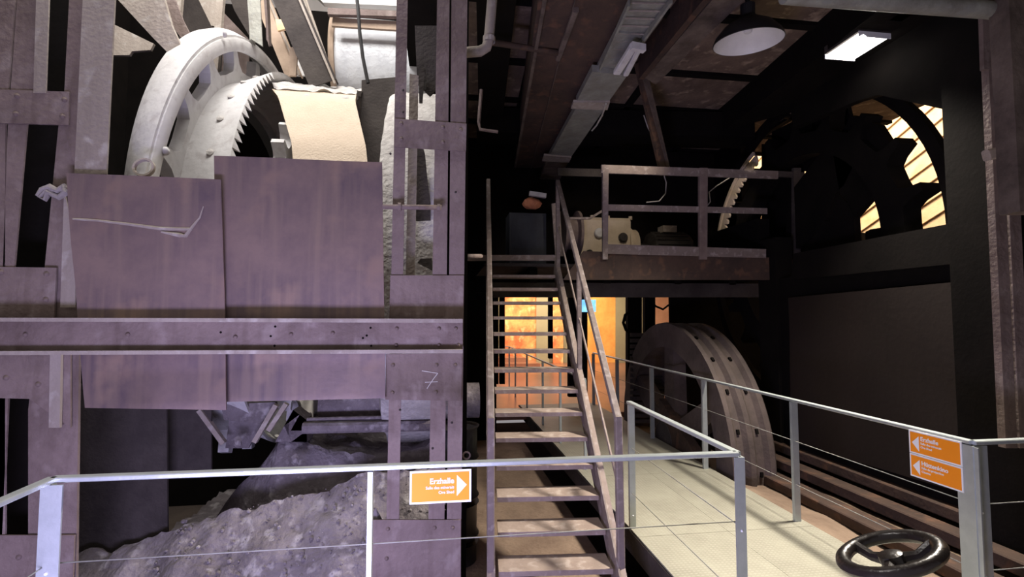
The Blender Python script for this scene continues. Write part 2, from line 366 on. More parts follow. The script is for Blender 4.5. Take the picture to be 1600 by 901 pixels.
# far left railing beyond the stair
t = thing('far_railing', (1.56, 7, 0), 'thin dark railing on the left of the walkway beyond the stair', 'railing')
rail_run(t, [(1.62, 5.6, 1.0), (1.62, 12.0, 1.0), (-.6, 12.0, 1.0)], .03, .02)
for y in (5.6, 6.8, 8.0, 9.5, 11.0, 12.0): MB().box((1.605, y-.015, -.1), (1.635, y+.015, .99)).build('post', 'galv', t)
for x in (-.5, .1, .6, 1.1): MB().box((x-.02, 11.98, -.1), (x+.02, 12.02, .99)).build('post', 'rust_dark', t)

# ================================================================== SIGNS
def text_mesh(s, size, bold=0):
    cu = bpy.data.curves.new('txt', 'FONT'); cu.body = s; cu.size = size; cu.extrude = .0008; cu.offset = bold; cu.resolution_u = 3
    o = bpy.data.objects.new('txt', cu); C.objects.link(o)
    dg = bpy.context.evaluated_depsgraph_get(); me = bpy.data.meshes.new_from_object(o.evaluated_get(dg))
    bpy.data.objects.remove(o); bpy.data.curves.remove(cu); return me
def sign(name, label, origin, ux, wd, ht, lines, arrow):
    """origin = lower left corner of the face; ux = direction of reading; face looks towards ux x z"""
    ux = Vector(ux).normalized(); uz = Vector((0, 0, 1)); nrm = ux.cross(uz); o = Vector(origin)
    P = lambda a, b, c=0: o+ux*a+uz*b+nrm*c
    t = thing(name, o+ux*wd/2, label, 'sign', 'orange direction signs')
    MB().prism([P(0, 0), P(wd, 0), P(wd, ht), P(0, ht)], -nrm*.004).build('sign_board', 'signwhite', t)
    m = .009
    MB().prism([P(m, m, .0008), P(wd-m, m, .0008), P(wd-m, ht-m, .0008), P(m, ht-m, .0008)], -nrm*.001).build('orange_field', 'orange', t)
    if arrow > 0: a = [P(wd-.067, ht*.20, .0016), P(wd-.021, ht*.53, .0016), P(wd-.067, ht*.84, .0016)]
    else: a = [P(.067, ht*.14, .0016), P(.067, ht*.80, .0016), P(.021, ht*.48, .0016)]
    MB().prism(a, -nrm*.001).build('arrow', 'signwhite', t)
    R = Matrix((ux, uz, nrm)).transposed().to_4x4()
    for s, size, z, bold in lines:
        me = text_mesh(s, size, bold); me.materials.append(M['signwhite'])
        xs = [v.co.x for v in me.vertices]; wdt = max(xs)
        ax = wd-.080-wdt if arrow > 0 else .078
        ob = link('lettering', me, P(ax, z, .0018), t); ob.rotation_euler = R.to_euler()
    return t
a = at(640, 779, Y=2.44); b = at(736, 774, Y=2.44)
wd = b.x-a.x; sh = .150
sign('direction_sign', 'orange Erzhalle sign with right arrow hanging on the front railing', (a.x, 2.435, .835), (1, 0, 0), wd, sh,
     [('Erzhalle', .036, sh*.60, .0008), ('Salle des minerais', .0185, sh*.44, .0003), ('Ore Shed', .0185, sh*.29, .0003)], 1)
# right railing pair, facing the walkway (towards -x)
ya = at(1422, 700, X=2.93).y; yb = at(1505, 730, X=2.93).y
sign('direction_sign', 'upper orange sign reading Erzhalle with left arrow on the right railing', (2.925, ya, .855), (0, -1, 0), ya-yb, .140,
     [('Erzhalle', .036, .088, .0008), ('Salle des minerais', .0185, .066, .0003), ('Ore Shed', .0185, .044, .0003)], -1)
sign('direction_sign', 'lower orange sign reading Hüttenkino with left arrow on the right railing', (2.925, ya, .712), (0, -1, 0), ya-yb, .140,
     [('Hüttenkino', .036, .084, .0008), ('Salle de projection', .0185, .062, .0003), ('Cinema', .0185, .040, .0003)], -1)

# ================================================================== STAIR
st = thing('steel_staircase', (.79, 3.47, -.42), 'brown open steel staircase climbing to the platform beside the riveted column', 'staircase')
S0 = Vector((.792, 3.47, -.02)); SD = Vector((.25, 2.95, 0)); SR = Vector((SD.y, -SD.x, 0)).normalized(); SN = SD/14; RISE = .173
sd1 = SD.normalized(); HALF = .392
def sp(k, side, dz=0): return S0+SN*k+SR*side+Vector((0, 0, RISE*k+dz))
for k in range(-2, 14):
    c = sp(k, 0)
    tr = MB()
    tr.prism([c-SR*HALF, c+SR*HALF, c+SR*HALF+Vector((0, 0, -.035)), c-SR*HALF+Vector((0, 0, -.035))], sd1*.235)
    tr.build('tread', 'stair', st)
for sgn in (-1, 1):
    x = sgn*(HALF+.03)
    a, b = sp(-2, x, -.10), sp(14.3, x, -.10)
    MB().bar(a, b, .012, .22).build('stringer', 'stair_rail', st)
    for dz in (.0, -.215):
        MB().bar(sp(-2, x+sgn*.022, dz+.02), sp(14.3, x+sgn*.022, dz+.02), .055, .012).build('stringer_flange', 'stair', st)
    hx = sgn*(HALF+.055)
    top = sp(13.6, hx, 1.12); bot = sp(.15, hx, .98); foot = sp(-.05, hx, -.42)
    MB().bar(bot, top, .05, .045, ch=.006).build('handrail', 'stair_rail', st)
    MB().bar(foot, bot+Vector((0, 0, .02)), .05, .05, up=(0, 1, 0), ch=.006).build('post', 'stair_rail', st)
    if sgn > 0:
        MB().bar(sp(6.9, hx, 0), sp(6.9, hx, .98), .04, .04, up=(0, 1, 0)).build('post', 'stair_rail', st)
        MB().bar(sp(0.1, hx, .5), sp(13.6, hx, .54), .012, .03).build('mid_rail', 'stair', st)
    MB().bar(sp(13.6, hx, -.05), top, .045, .045, up=(0, 1, 0)).build('post', 'stair_rail', st)

# ================================================================== PLATFORM
PY = 6.15
pf = thing('upper_platform', (3, PY, 2.4), 'dark steel upper platform at the stair head carrying machines', 'platform')
MB().box((.55, 6.45, 2.36), (4.05, 8.2, 2.40)).build('floor_plate', 'rust_dark', pf)
QY([(912, 392), (1255, 404), (1252, 437), (880, 437)], PY-.28, .02).build('fascia', 'timber', pf)
MB().box((1.75, PY-.26, 2.30), (4.05, 6.46, 2.34)).build('edge_plate', 'rust_dark', pf)
QY([(770, 441), (1250, 443), (1250, 464), (770, 464)], 6.5, .10).build('edge_beam', 'rust_dark', pf)
QY([(725, 398), (875, 398), (875, 407), (725, 407)], 6.47, .05).build('nosing', 'stair', pf)
for x in (1.2, 2.2, 3.2, 4.0):
    MB().box((x-.05, 6.5, 2.15), (x+.05, 8.2, 2.35)).build('joist', 'near_black', pf)
MB().box((.55, 8.1, 2.1), (4.05, 8.2, 2.36)).build('edge_beam', 'near_black', pf)
pr = thing('platform_railing', (3, PY, 2.4), 'brown flat steel railing along the edge of the upper platform', 'railing')
Yr = 5.85
QY([(940, 257), (1216, 267), (1216, 279), (940, 270)], Yr, .03).build('handrail', 'stair_rail', pr)
QY([(1216, 267), (1256, 269), (1256, 277), (1216, 276)], Yr, .03).build('handrail', 'rust_dark', pr)
QY([(950, 319), (1199, 325), (1199, 334), (950, 329)], Yr+.01, .01).build('mid_rail', 'stair_rail', pr)
QY([(943, 381), (1197, 389), (1197, 403), (943, 396)], Yr, .01).build('toe_board', 'stair_rail', pr)
for x0, x1, mm in ((942, 951, 'stair_rail'), (1093, 1106, 'rust'), (1240, 1252, 'rust')):
    QY([(x0, 262), (x1, 262), (x1-1, 405), (x0, 405)], Yr-.006, .04).build('post', 'rust_dark' if x0 > 1200 else mm, pr)
pl = thing('platform_return_railing', (2, 7, 2.4), 'dim brown railing set further back beside the stair head', 'railing')
QY([(872, 262), (940, 264), (940, 276), (872, 274)], 6.9, .03).build('handrail', 'rust_dark', pl)
MB().bar(at(890, 341, Y=6.6), at(922, 341, Y=6.6), .03, .03).build('mid_rail', 'stair_rail', pl)
MB().bar(at(922, 341, Y=6.6), at(943, 328, Y=6.6), .03, .03).build('mid_rail', 'stair_rail', pl)
QY([(862, 318), (874, 316), (880, 400), (868, 400)], 6.7, .03).build('post', 'stair_rail', pl)

# machines on the platform
def P(px, py, Y): return at(px, py, Y=Y)
gb = thing('gearbox', P(955, 400, 7.2), 'beige gearbox with round bosses standing behind the platform railing', 'gearbox')
gx0 = P(908, 400, 7.2).x; gx1 = P(1000, 400, 7.2).x; gz1 = P(950, 338, 7.2).z
MB().bar((gx0, 7.5, (2.4+gz1)/2), (gx1-.12, 7.5, (2.4+gz1)/2), .5, gz1-2.4, ch=.05).build('housing', 'gearbox', gb)
MB().lathe((gx1-.13, 7.5, (2.4+gz1)/2), (1, 0, 0), [(0, 0), (.30, 0), (.30, .05), (.26, .10), (.26, .16), (0, .16)], 24).build('end_cover', 'gearbox', gb, True)
MB().box((gx0-.02, 7.22, 2.52), (gx1-.1, 7.8, 2.56)).build('flange', 'rust_dark', gb)
for px, py, r, mm in ((936, 364, .075, 'signwhite'), (973, 371, .07, 'motor'), (921, 395, .05, 'motor')):
    p = P(px, py, 7.24); MB().lathe(p, (0, -1, 0), [(r, -.02), (r, .03), (r*.8, .045), (0, .045)], 20).build('boss', mm if mm != 'signwhite' else 'white', gb, True)
for px in (925, 950, 985): MB().lathe((P(px, 340, 7.4).x, 7.4, gz1), (0, 0, 1), [(.03, 0), (.03, .05), (0, .05)], 8).build('bolt', 'gearbox', gb)
mo = thing('electric_motor', P(1055, 400, 7.2), 'dark ribbed electric motor right of the beige gearbox', 'motor')
mx0 = P(1022, 400, 7.2).x; mx1 = P(1092, 400, 7.2).x; mz = 2.4+.33
MB().lathe((mx0, 7.5, mz), (1, 0, 0), [(0, 0), (.2, 0), (.29, .05), (.29, mx1-mx0-.08), (.22, mx1-mx0), (0, mx1-mx0)], 24).build('casing', 'motor', mo, True)
for k in range(24):
    a = 2*math.pi*k/24
    MB().bar((mx0+.08, 7.5+.295*math.cos(a), mz+.295*math.sin(a)), (mx1-.12, 7.5+.295*math.cos(a), mz+.295*math.sin(a)), .012, .03, up=(0, math.cos(a), math.sin(a))).build('fin', 'motor', mo)
MB().box((mx0+.15, 7.1, 2.40), (mx1-.15, 7.7, 2.46)).build('foot', 'motor', mo)
MB().box((mx0+.2, 7.3, mz+.28), (mx0+.42, 7.5, mz+.38)).build('terminal_box', 'lit_steel', mo)
MB().tube([(gx1+.03, 7.5, mz), (mx0+.02, 7.5, mz)], .12, 16).build('shaft_coupling', 'motor', mo)
cb = thing('control_cabinet', P(825, 400, 6.9), 'dark blue grey cabinet at the stair head', 'cabinet')
MB().box((P(796, 0, 6.9).x, 6.9, 2.4), (P(852, 0, 6.9).x, 7.3, P(800, 332, 6.9).z)).build('body', 'blueblack', cb)
MB().box((P(800, 0, 6.88).x, 6.885, 2.45), (P(848, 0, 6.88).x, 6.9, P(800, 337, 6.9).z)).build('door', 'blueblack', cb)
wh = thing('flanged_drum', P(885, 360, 7.0), 'brown flanged drum between the cabinet and the gearbox', 'drum')
MB().lathe(P(885, 365, 7.3)-Vector((.08, 0, 0)), (1, 0, 0), [(0, 0), (.34, 0), (.34, .04), (.24, .06), (.24, .20), (.34, .22), (.34, .26), (0, .26)], 28).build('drum_body', 'rust', wh, True)
# pipe bits and hanging cables above the platform
for pts, lab in (([(1014, 140), (1028, 225), (1034, 262), (1041, 285), (1040, 302), (1030, 314), (1010, 316)], 'pale cable hanging in a hook behind the platform rail'),
                 ([(1165, 262), (1120, 290), (1108, 300), (1110, 315), (1102, 325)], 'thin pale cable looping right of the middle platform post'),):
    tag(MB().tube([P(x, y, 6.6) for x, y in pts], .008, 6).build('hanging_cable', 'cable_w'), lab, 'cable', 'cables over the platform')

# ================================================================== BACK ROOM
def backwall(x0, x1, y0, y1, Y, m, name, label, cat, t=.04):
    return tag(QY([(x0, y0), (x1, y0), (x1, y1), (x0, y1)], Y, t).build(name, m), label, cat)
backwall(782, 858, 452, 568, 18.8, 'mural_orange', 'mural_board', 'glowing orange red mural board seen between the stair treads', 'board')
backwall(864, 880, 452, 568, 18.82, 'mural_orange', 'mural_board', 'narrow orange mural strip right of the pale board behind the stair', 'board')
backwall(918, 962, 452, 568, 18.8, 'mural_yellow', 'mural_board', 'glowing yellow mural board right of the staircase', 'board')
backwall(1015, 1075, 455, 568, 18.8, 'pinkwall', 'mural_board', 'pink lit board behind the cables over the pulley wheel', 'board')
backwall(838, 858, 452, 568, 18.7, 'greywall', 'grey_board', 'pale grey green board beside the orange mural', 'board', .03)
backwall(962, 984, 452, 568, 18.7, 'greywall', 'grey_board', 'pale grey green board right of the yellow mural', 'board', .03)
backwall(910, 931, 468, 487, 8.86, 'screen', 'video_screen', 'small bright blue screen beside the yellow mural', 'screen', .04)
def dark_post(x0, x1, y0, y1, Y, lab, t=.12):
    tag(QY([(x0, y0), (x1, y0), (x1, y1), (x0, y1)], Y, t).build('dark_column', 'near_black'), lab, 'column')
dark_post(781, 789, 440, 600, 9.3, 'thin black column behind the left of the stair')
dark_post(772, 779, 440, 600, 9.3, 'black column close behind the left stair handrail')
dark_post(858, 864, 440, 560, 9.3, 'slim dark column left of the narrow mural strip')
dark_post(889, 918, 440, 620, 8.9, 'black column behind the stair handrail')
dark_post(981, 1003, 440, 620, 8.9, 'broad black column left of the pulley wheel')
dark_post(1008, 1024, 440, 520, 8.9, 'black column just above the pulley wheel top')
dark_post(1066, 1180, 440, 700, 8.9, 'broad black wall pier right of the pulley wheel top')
tag(MB().bar(P(1056, 505, 8.88), P(1082, 450, 8.88), .10, .08, up=(0, 1, 0)).build('diagonal_brace', 'near_black'), 'black diagonal brace over the pulley wheel', 'brace')
tag(MB().tube([P(x, y, 8.88) for x, y in ((1000, 450), (1010, 462), (1024, 478), (1036, 483), (1048, 474), (1060, 462))], .02, 6).build('drooping_cable', 'near_black'), 'black cables drooping over the pulley wheel', 'cable')
tag(MB().tube([P(x, y, 8.88) for x, y in ((985, 485), (977, 492), (974, 504), (978, 515), (985, 520))], .03, 6).build('cable_coil', 'near_black'), 'black coil on the column left of the pulley wheel', 'cable')
struct(MB().box((4.0, 8.4, -1.2), (5.1, 8.5, 2.5)).build('wall_back', 'near_black'))
# steps seen below the stair
stp = thing('far_stage', P(830, 590, 17.5), 'low red brown stage under the orange murals', 'stage')
MB().box((.4, 17.2, -.03), (3.4, 18.6, .12)).build('step', 'redfloor', stp)
MB().box((.8, 17.8, .12), (3.0, 18.6, .27)).build('step', 'redfloor', stp)

# ================================================================== PULLEY WHEEL (right of walkway)
pw = thing('rope_pulley_wheel', (3.45, 6.78, -1.2), 'large spoked iron rope wheel standing half sunk right of the walkway', 'wheel')
PC = Vector((3.12, 6.78, -.02)); PR = 1.64
prof = [(PR-.34, 0), (PR, 0), (PR+.01, .05), (PR-.05, .09), (PR-.05, .17), (PR, .21), (PR, .27), (PR-.05, .31), (PR-.05, .40), (PR, .44), (PR, .50), (PR-.06, .55), (PR-.34, .55), (PR-.22, .5), (PR-.22, .08)]
MB().lathe(PC, (1, 0, 0), prof, 96, closed=True).build('rim', 'rust_mid', pw, True)
for k in range(6):
    a = math.radians(90+60*k); d = Vector((0, math.cos(a), math.sin(a))); n = Vector((0, -math.sin(a), math.cos(a)))
    MB().add([PC+Vector((.06, 0, 0))+d*.15-n*.17, PC+Vector((.06, 0, 0))+d*.15+n*.17, PC+Vector((.06, 0, 0))+d*(PR-.3)+n*.13, PC+Vector((.06, 0, 0))+d*(PR-.3)-n*.13,
              PC+Vector((.24, 0, 0))+d*.15-n*.17, PC+Vector((.24, 0, 0))+d*.15+n*.17, PC+Vector((.24, 0, 0))+d*(PR-.3)+n*.13, PC+Vector((.24, 0, 0))+d*(PR-.3)-n*.13],
             [(0, 1, 2, 3), (4, 7, 6, 5), (0, 4, 5, 1), (1, 5, 6, 2), (2, 6, 7, 3), (3, 7, 4, 0)]).build('spoke', 'rust_mid', pw)
MB().lathe(PC, (1, 0, 0), [(0, -.05), (.26, -.05), (.30, .0), (.30, .5), (0, .5)], 28).build('hub', 'rust_dark', pw, True)
for k in range(22):
    a = 2*math.pi*k/22
    for off in (.13, .355):
        p = PC+Vector((off, math.cos(a)*(PR-.045), math.sin(a)*(PR-.045)))
        n = Vector((0, math.cos(a), math.sin(a))); tdir = Vector((0, -math.sin(a), math.cos(a)))
        MB().bar(p-tdir*.035, p+tdir*.02, .03, .03, up=n).build('rim_block', 'near_black', pw)
lv = thing('louvred_guard', (3.9, 8, 0), 'dark louvred guard seen through the spokes of the rope wheel', 'guard')
for k in range(16):
    y = 520+k*9; MB().prism([P(985, y, 8.0), P(1038, y, 8.0), P(1038, y+6, 7.96), P(985, y+6, 7.96)], (0, .015, 0)).build('slat', 'rust_dark', lv)
ax = thing('wheel_pedestal', (3.5, 6.78, -1.2), 'dark bearing block carrying the rope wheel shaft', 'pedestal')
MB().box((3.75, 6.4, -1.2), (4.0, 7.2, .15)).build('block', 'rust_dark', ax)
sl = thing('sloping_duct', (3.3, 6.2, 0), 'dark sloping casing in front of the lower rope wheel', 'casing')
MB().prism([(3.2, 6.9, -.1), (3.2, 5.75, -.1), (3.2, 5.9, .05), (3.2, 6.9, .55)], (-.12, 0, 0)).build('side_plate', 'timber', sl)

# ground beams and trims on the right
for i, (x, z, w, h, lab) in enumerate(((3.62, -.07, .22, .10, 'dusty floor beam nearest the right railing'), (3.92, .02, .16, .10, 'dusty floor beam at the foot of the dark sheet wall'),
                                       (4.12, .12, .10, .10, 'narrow ledge under the dark brown sheet'))):
    tag(MB().bar((x, 2.2, z), (x+.0, 6.0, z), w, h, ch=.01).build('floor_beam', 'timber'), lab, 'beam', 'floor beams on the right')
tag(MB().tube([(3.02+.12*math.sin(y*1.3)+.05*(6-y), y, -.07) for y in [2.5+.25*k for k in range(15)]], .014, 6).build('cable_shadow', 'black'), 'black tube drawn for a cable shadow on the dusty ground right of the walkway', 'cable')  # thin black tube stands for the cast shadow of a cable

# ================================================================== RIGHT MACHINE FRAME (plane X=4.05)
rf = thing('right_machine_frame', (4.2, 4.5, -.2), 'black steel frame around the right wheel opening', 'frame')
QX([(1240, 396), (1480, 350), (1560, 335), (1560, 405), (1490, 412), (1235, 437)], 4.12, .12).build('cross_beam', 'near_black', rf)
MB().box((4.05, 3.05, -.3), (4.35, 3.52, 4.75)).build('column', 'near_black', rf)
MB().box((4.12, 5.75, -.3), (4.35, 6.1, 2.7)).build('column', 'near_black', rf)
QX([(1240, 200), (1338, 158), (1372, 148), (1480, 172), (1480, -30), (1200, -30)], 4.13, .08).build('gusset_plate', 'near_black', rf)
QX([(1206, 206), (1320, 150), (1330, 190), (1312, 222), (1260, 268), (1206, 262)], 4.7, .05).build('gusset_plate', 'near_black', rf)
MB().box((4.12, 6.1, 2.2), (4.3, 8.2, 3.0)).build('side_plate', 'near_black', rf)
MB().box((4.75, 7.4, 2.0), (4.9, 8.2, 4.7)).build('side_plate', 'near_black', rf)
MB().box((5.3, 3.0, 2.0), (5.4, 8.3, 2.25)).build('rear_beam', 'near_black', rf)
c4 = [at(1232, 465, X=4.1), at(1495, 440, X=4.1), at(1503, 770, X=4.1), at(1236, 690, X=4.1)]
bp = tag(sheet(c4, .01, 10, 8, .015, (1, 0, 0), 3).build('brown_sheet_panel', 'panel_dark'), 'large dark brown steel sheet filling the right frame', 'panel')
MB().box((4.16, 3.53, -.3), (4.2, 5.74, 2.18)).build('backing_panel', 'near_black', rf)
tag(QX([(1492, 420), (1502, 420), (1508, 700), (1497, 700)], 4.08, .01).build('edge_strip', 'near_black'), 'black strip at the right edge of the brown sheet', 'strip')
QX([(1206, 355), (1262, 350), (1262, 405), (1206, 410)], 4.14, .03)

QX([(1190, 225), (1254, 225), (1254, 400), (1190, 400)], 4.68, .03).build('side_plate', 'near_black', rf)  # added black plate covering the bright view past the wheel
QX([(1254, 296), (1276, 296), (1276, 400), (1254, 400)], 4.68, .03).build('side_plate', 'near_black', rf)  # second added cover, keeps the lower part of that view dark
# sprocket wheels ----------------------------------------------------
def rot_yz(c, r, a): return Vector((0, c.y+r*math.cos(a), c.z+r*math.sin(a)))
def gear_outline(c, r0, r1, n, ph=0, lobes=(.0, .28, .36, .64, .72)):
    pts = []
    for k in range(n):
        for f, r in ((.0, r0), (.24, r0+.015), (.33, r0+(r1-r0)*.4), (.375, r1), (.525, r1), (.57, r0+(r1-r0)*.4), (.66, r0+.015)):
            pts.append((r, ph+(k+f)*2*math.pi/n))
    return pts
def annulus_gear(x0, x1, c, rin, r0, r1, n, ph=0):
    out = gear_outline(c, r0, r1, n, ph); m = MB(); N = len(out)
    vs = []
    for x in (x0, x1):
        for r, a in out: p = rot_yz(c, r, a); p.x = x; vs.append(p)
        for r, a in out: p = rot_yz(c, rin, a); p.x = x; vs.append(p)
    fs = []
    for i in range(N):
        j = (i+1) % N
        fs += [(i, j, N+j, N+i), (2*N+i, 3*N+i, 3*N+j, 2*N+j), (i, 2*N+i, 2*N+j, j), (N+i, N+j, 3*N+j, 3*N+i)]
    return m.add(vs, fs)
# right wheel
rw = thing('right_sprocket_wheel', (4.45, 5.7, .5), 'dark toothed wheel silhouetted in the right wall opening', 'wheel')
RCc = Vector((0, 5.7, 2.5))
annulus_gear(4.40, 4.60, RCc, 1.2, 1.46, 1.70, 19, math.radians(147-.45*360/19)).build('toothed_rim', 'near_black', rw)
MB().lathe((4.40, 5.7, 2.5), (1, 0, 0), [(1.86, 0), (1.98, 0), (1.98, .08), (1.86, .08)], 72, closed=True).build('guard_ring', 'near_black', rw)
for pts in ([(1335, 338), (1380, 287), (1400, 240), (1372, 195), (1330, 180), (1300, 230), (1312, 303), (1325, 316)],
            [(1306, 300), (1288, 345), (1255, 388), (1225, 388), (1235, 300), (1300, 215), (1330, 205), (1345, 235), (1318, 290)],
            [(1297, 345), (1310, 304), (1325, 318), (1334, 338), (1337, 392), (1250, 392), (1288, 345)],
            [(1352, 362), (1360, 358), (1398, 352), (1398, 392), (1352, 392)]):
    QX(pts, 4.48, .08).build('spoke', 'near_black', rw)
# internal gear sector, daylight from outside put into its pale colour
ig = MB()
for k in range(14):
    a0 = math.radians(12+k*4.2); am = a0+math.radians(2.1); a1 = a0+math.radians(4.2)
    pts = [rot_yz(RCc, 1.46, a0), rot_yz(RCc, 1.46, a1), rot_yz(RCc, 1.39, a1), rot_yz(RCc, 1.33, am+.015), rot_yz(RCc, 1.33, am-.015), rot_yz(RCc, 1.39, a0)]
    for p in pts: p.x = 4.18
    t_ = MB().prism(pts, (.03, 0, 0)); ig.add(t_.v, t_.f)
tag(ig.build('toothed_ring_sector', 'cream'), 'curved sector of gear teeth coloured pale for daylight above the platform railing', 'gear')
tag(MB().lathe((4.17, 5.7, 2.5), (1, 0, 0), [(1.49, 0), (1.53, 0), (1.53, .03), (1.49, .03)], 20, 12, 70, closed=True).build('ring_sector', 'cream'), 'thin arc coloured pale for daylight beside the small gear teeth over the platform', 'ring')

# dust-covered bracket by the right column: beam, pipe
rc = thing('right_lattice_post', (4.2, 2.95, 0), 'grey dusty post at the far right with a stub beam', 'post')
for x0, x1, x2, x3 in ((1538, 1556, 1572, 1590), (1560, 1578, 1594, 1612)):
    QY([(x0, -40), (x1, -40), (x3, 700), (x2, 700)], 3.0, .05).build('flange', 'rust', rc)
QY([(1535, 20), (1565, 20), (1568, 108), (1538, 108)], 2.99, .03).build('cover_plate', 'rust', rc)
tag(MB().bar(at(1541, 243, Y=2.7), at(1625, 222, Y=2.7), .05, .07, ch=.01).build('stub_bar', 'lit_steel'), 'pale dusty bar poking in from the right edge', 'bar')
tag(QY([(1574, -40), (1660, -40), (1690, 330), (1594, 330)], 2.2, .1).build('red_brown_girder', 'timber_pale'), 'red brown girder at the top right edge', 'girder')
tag(MB().tube([at(1225, -8, Y=2.3), at(1600, 20, Y=2.3)], .045, 14).build('overhead_pipe', 'tray'), 'grey pipe crossing the top right corner', 'pipe')
tag(MB().tube([at(x, y, Z=4.3) for x, y in ((1512, 24), (1480, 55), (1420, 98), (1360, 130), (1300, 152), (1250, 170))], .012, 6).build('ceiling_cable', 'cable_w'), 'pale cable curving under the black ceiling at the right', 'cable')
hp = thing('rubble_bank', (5.0, 3.2, .3), 'bluish rough bank of dust behind the right post', 'rubble')
m = sheet([at(1572, 330, Y=3.8), at(1720, 330, Y=3.8), at(1720, 730, Y=3.6), at(1560, 730, Y=3.6)], .1, 10, 20, .12, (0, 1, 0), 9)
m.build('crust', 'heap', hp)

# ================================================================== LEFT RIVETED FRAME (plane Y=3.3)
FY = 3.3
def fq(pts, t=.012, dy=0): return QY(pts, FY+dy, t)
def grow(bld, name, m, parent, amp=.0): return bld.build(name, m, parent)
lc = thing('riveted_column', (0, FY, -1.2), 'riveted purple brown lattice column beside the staircase', 'column')
for (xt0, xt1, xb0, xb1) in ((621, 638, 601, 621), (684, 703, 667, 693), (706, 731, 697, 719)):
    fq([(xt0, -60), (xt1, -60), (xb1, 960), (xb0, 960)], .012, .0).build('angle_bar', 'rust', lc)
    a = at(xt0+2, -60, Y=FY+.012); b = at(xb0+2, 960, Y=FY+.012)
    MB().prism([a, a+Vector((.01, 0, 0)), a+Vector((.01, .09, 0)), a+Vector((0, .09, 0))], b-a).build('angle_leg', 'rust', lc)
for pts, rv in (([(617, 185), (729, 193), (728, 236), (616, 229)], ((627, 193), (627, 217), (692, 199), (692, 222), (720, 203))),
                ([(610, 430), (725, 430), (723, 500), (608, 499)], ()),
                ([(603, 553), (722, 552), (721, 626), (602, 624)], ((614, 570), (711, 570), (613, 613), (682, 570), (681, 612))),
                ([(574, 812), (720, 812), (720, 960), (574, 960)], ((679, 824), (707, 824), (604, 872), (606, 826)))):
    p = fq(pts, .012, -.012).build('batten_plate', 'rust', lc)
    for q in rv: rivet(at(*q, Y=FY-.012), p)
for q in ((630, 141), (630, 175), (610, 240), (712, 300), (684, 320), (625, 640), (706, 660), (676, 700)): rivet(at(*q, Y=FY), lc, .008, 'rust_dark')
# white paint marks: the 7
sv = thing('chalk_seven', at(672, 590, Y=FY-.013), 'small chalk 7 written on the riveted column plate', 'marking')
for a, b in (((659, 579), (684, 583)), ((684, 583), (677, 592)), ((677, 592), (667, 607)), ((664, 597), (684, 596))):
    MB().bar(at(*a, Y=FY-.0135), at(*b, Y=FY-.0135), .002, .004, up=(0, 0, 1)).build('stroke', 'chalk', sv)
# inner pale strip seen in the column slot and dark core
tag(fq([(640, 115), (654, 118), (648, 432), (634, 430)], .01, .25).build('pale_strip', 'lit_steel'), 'pale upright strip inside the slot of the riveted column', 'strip')
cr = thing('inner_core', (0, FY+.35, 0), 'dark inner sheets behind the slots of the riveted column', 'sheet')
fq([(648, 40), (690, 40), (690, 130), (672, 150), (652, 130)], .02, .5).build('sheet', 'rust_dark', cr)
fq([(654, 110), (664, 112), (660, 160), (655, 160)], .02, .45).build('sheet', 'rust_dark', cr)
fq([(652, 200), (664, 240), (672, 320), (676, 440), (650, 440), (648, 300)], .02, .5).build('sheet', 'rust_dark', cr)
rd = thing('locking_rod', at(640, 322, Y=3.2), 'dusty horizontal rod with washer across the column slot', 'rod')
MB().tube([at(598, 323, Y=3.24), at(690, 324, Y=3.24)], .016, 8).build('rod', 'rust', rd)
MB().lathe(at(622, 323, Y=3.24), (1, 0, 0), [(0, 0), (.028, 0), (.028, .02), (0, .02)], 12).build('washer', 'rust', rd)
MB().lathe(at(683, 324, Y=3.24), (1, 0, 0), [(0, 0), (.024, 0), (.024, .02), (0, .02)], 6).build('nut', 'rust', rd)

la = thing('left_lattice_column', (-2.3, FY, -1.2), 'broad riveted lattice column at the left edge', 'column')
fq([(-60, -60), (28, -60), (8, 200), (8, 960), (-60, 960)], .012, 0).build('angle_bar', 'rust', la)
fq([(31, -60), (78, -60), (70, 145), (52, 160), (42, 195), (21, 430), (-2, 960), (-20, 960), (4, 430), (12, 200)], .012, 0).build('angle_bar', 'rust', la)
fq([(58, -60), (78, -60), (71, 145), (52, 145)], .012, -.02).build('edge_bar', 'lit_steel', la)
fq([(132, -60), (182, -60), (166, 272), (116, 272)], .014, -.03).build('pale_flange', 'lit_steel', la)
fq([(111, -60), (140, -60), (120, 272), (98, 190)], .02, .0).build('angle_bar', 'rust', la)
fq([(92, 190), (130, 190), (124, 500), (118, 960), (44, 960), (44, 640), (46, 622), (70, 415)], .02, .01).build('angle_bar', 'rust', la)
for pts, rv in (([(-60, 138), (108, 143), (107, 195), (-60, 190)], ((27, 150), (25, 178), (101, 156), (98, 182), (-8, 150))),
                ([(-60, 416), (88, 418), (84, 500), (-60, 498)], ((2, 425), (73, 428), (72, 468))),
                ([(-60, 553), (110, 553), (110, 668), (70, 640), (46, 623), (-60, 620)], ((60, 600), (10, 590))),
                ([(-60, 836), (116, 836), (112, 960), (-60, 960)], ((30, 870), (80, 880)))):
    p = fq(pts, .012, -.014).build('batten_plate', 'rust', la)
    for q in rv: rivet(at(*q, Y=FY-.014), p, .016)
fq([(78, 553), (95, 553), (93, 668), (76, 668)], .02, -.04).build('hanging_strip', 'lit_steel', la)
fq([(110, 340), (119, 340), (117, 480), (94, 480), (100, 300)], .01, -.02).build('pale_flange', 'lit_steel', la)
tag(fq([(-60, 190), (95, 190), (95, 960), (-60, 960)], .02, .3).build('slot_shade_sheet', 'near_black'), 'black sheet for the shade behind the slots of the left column', 'sheet')  # black sheet put behind the slots in place of their shade
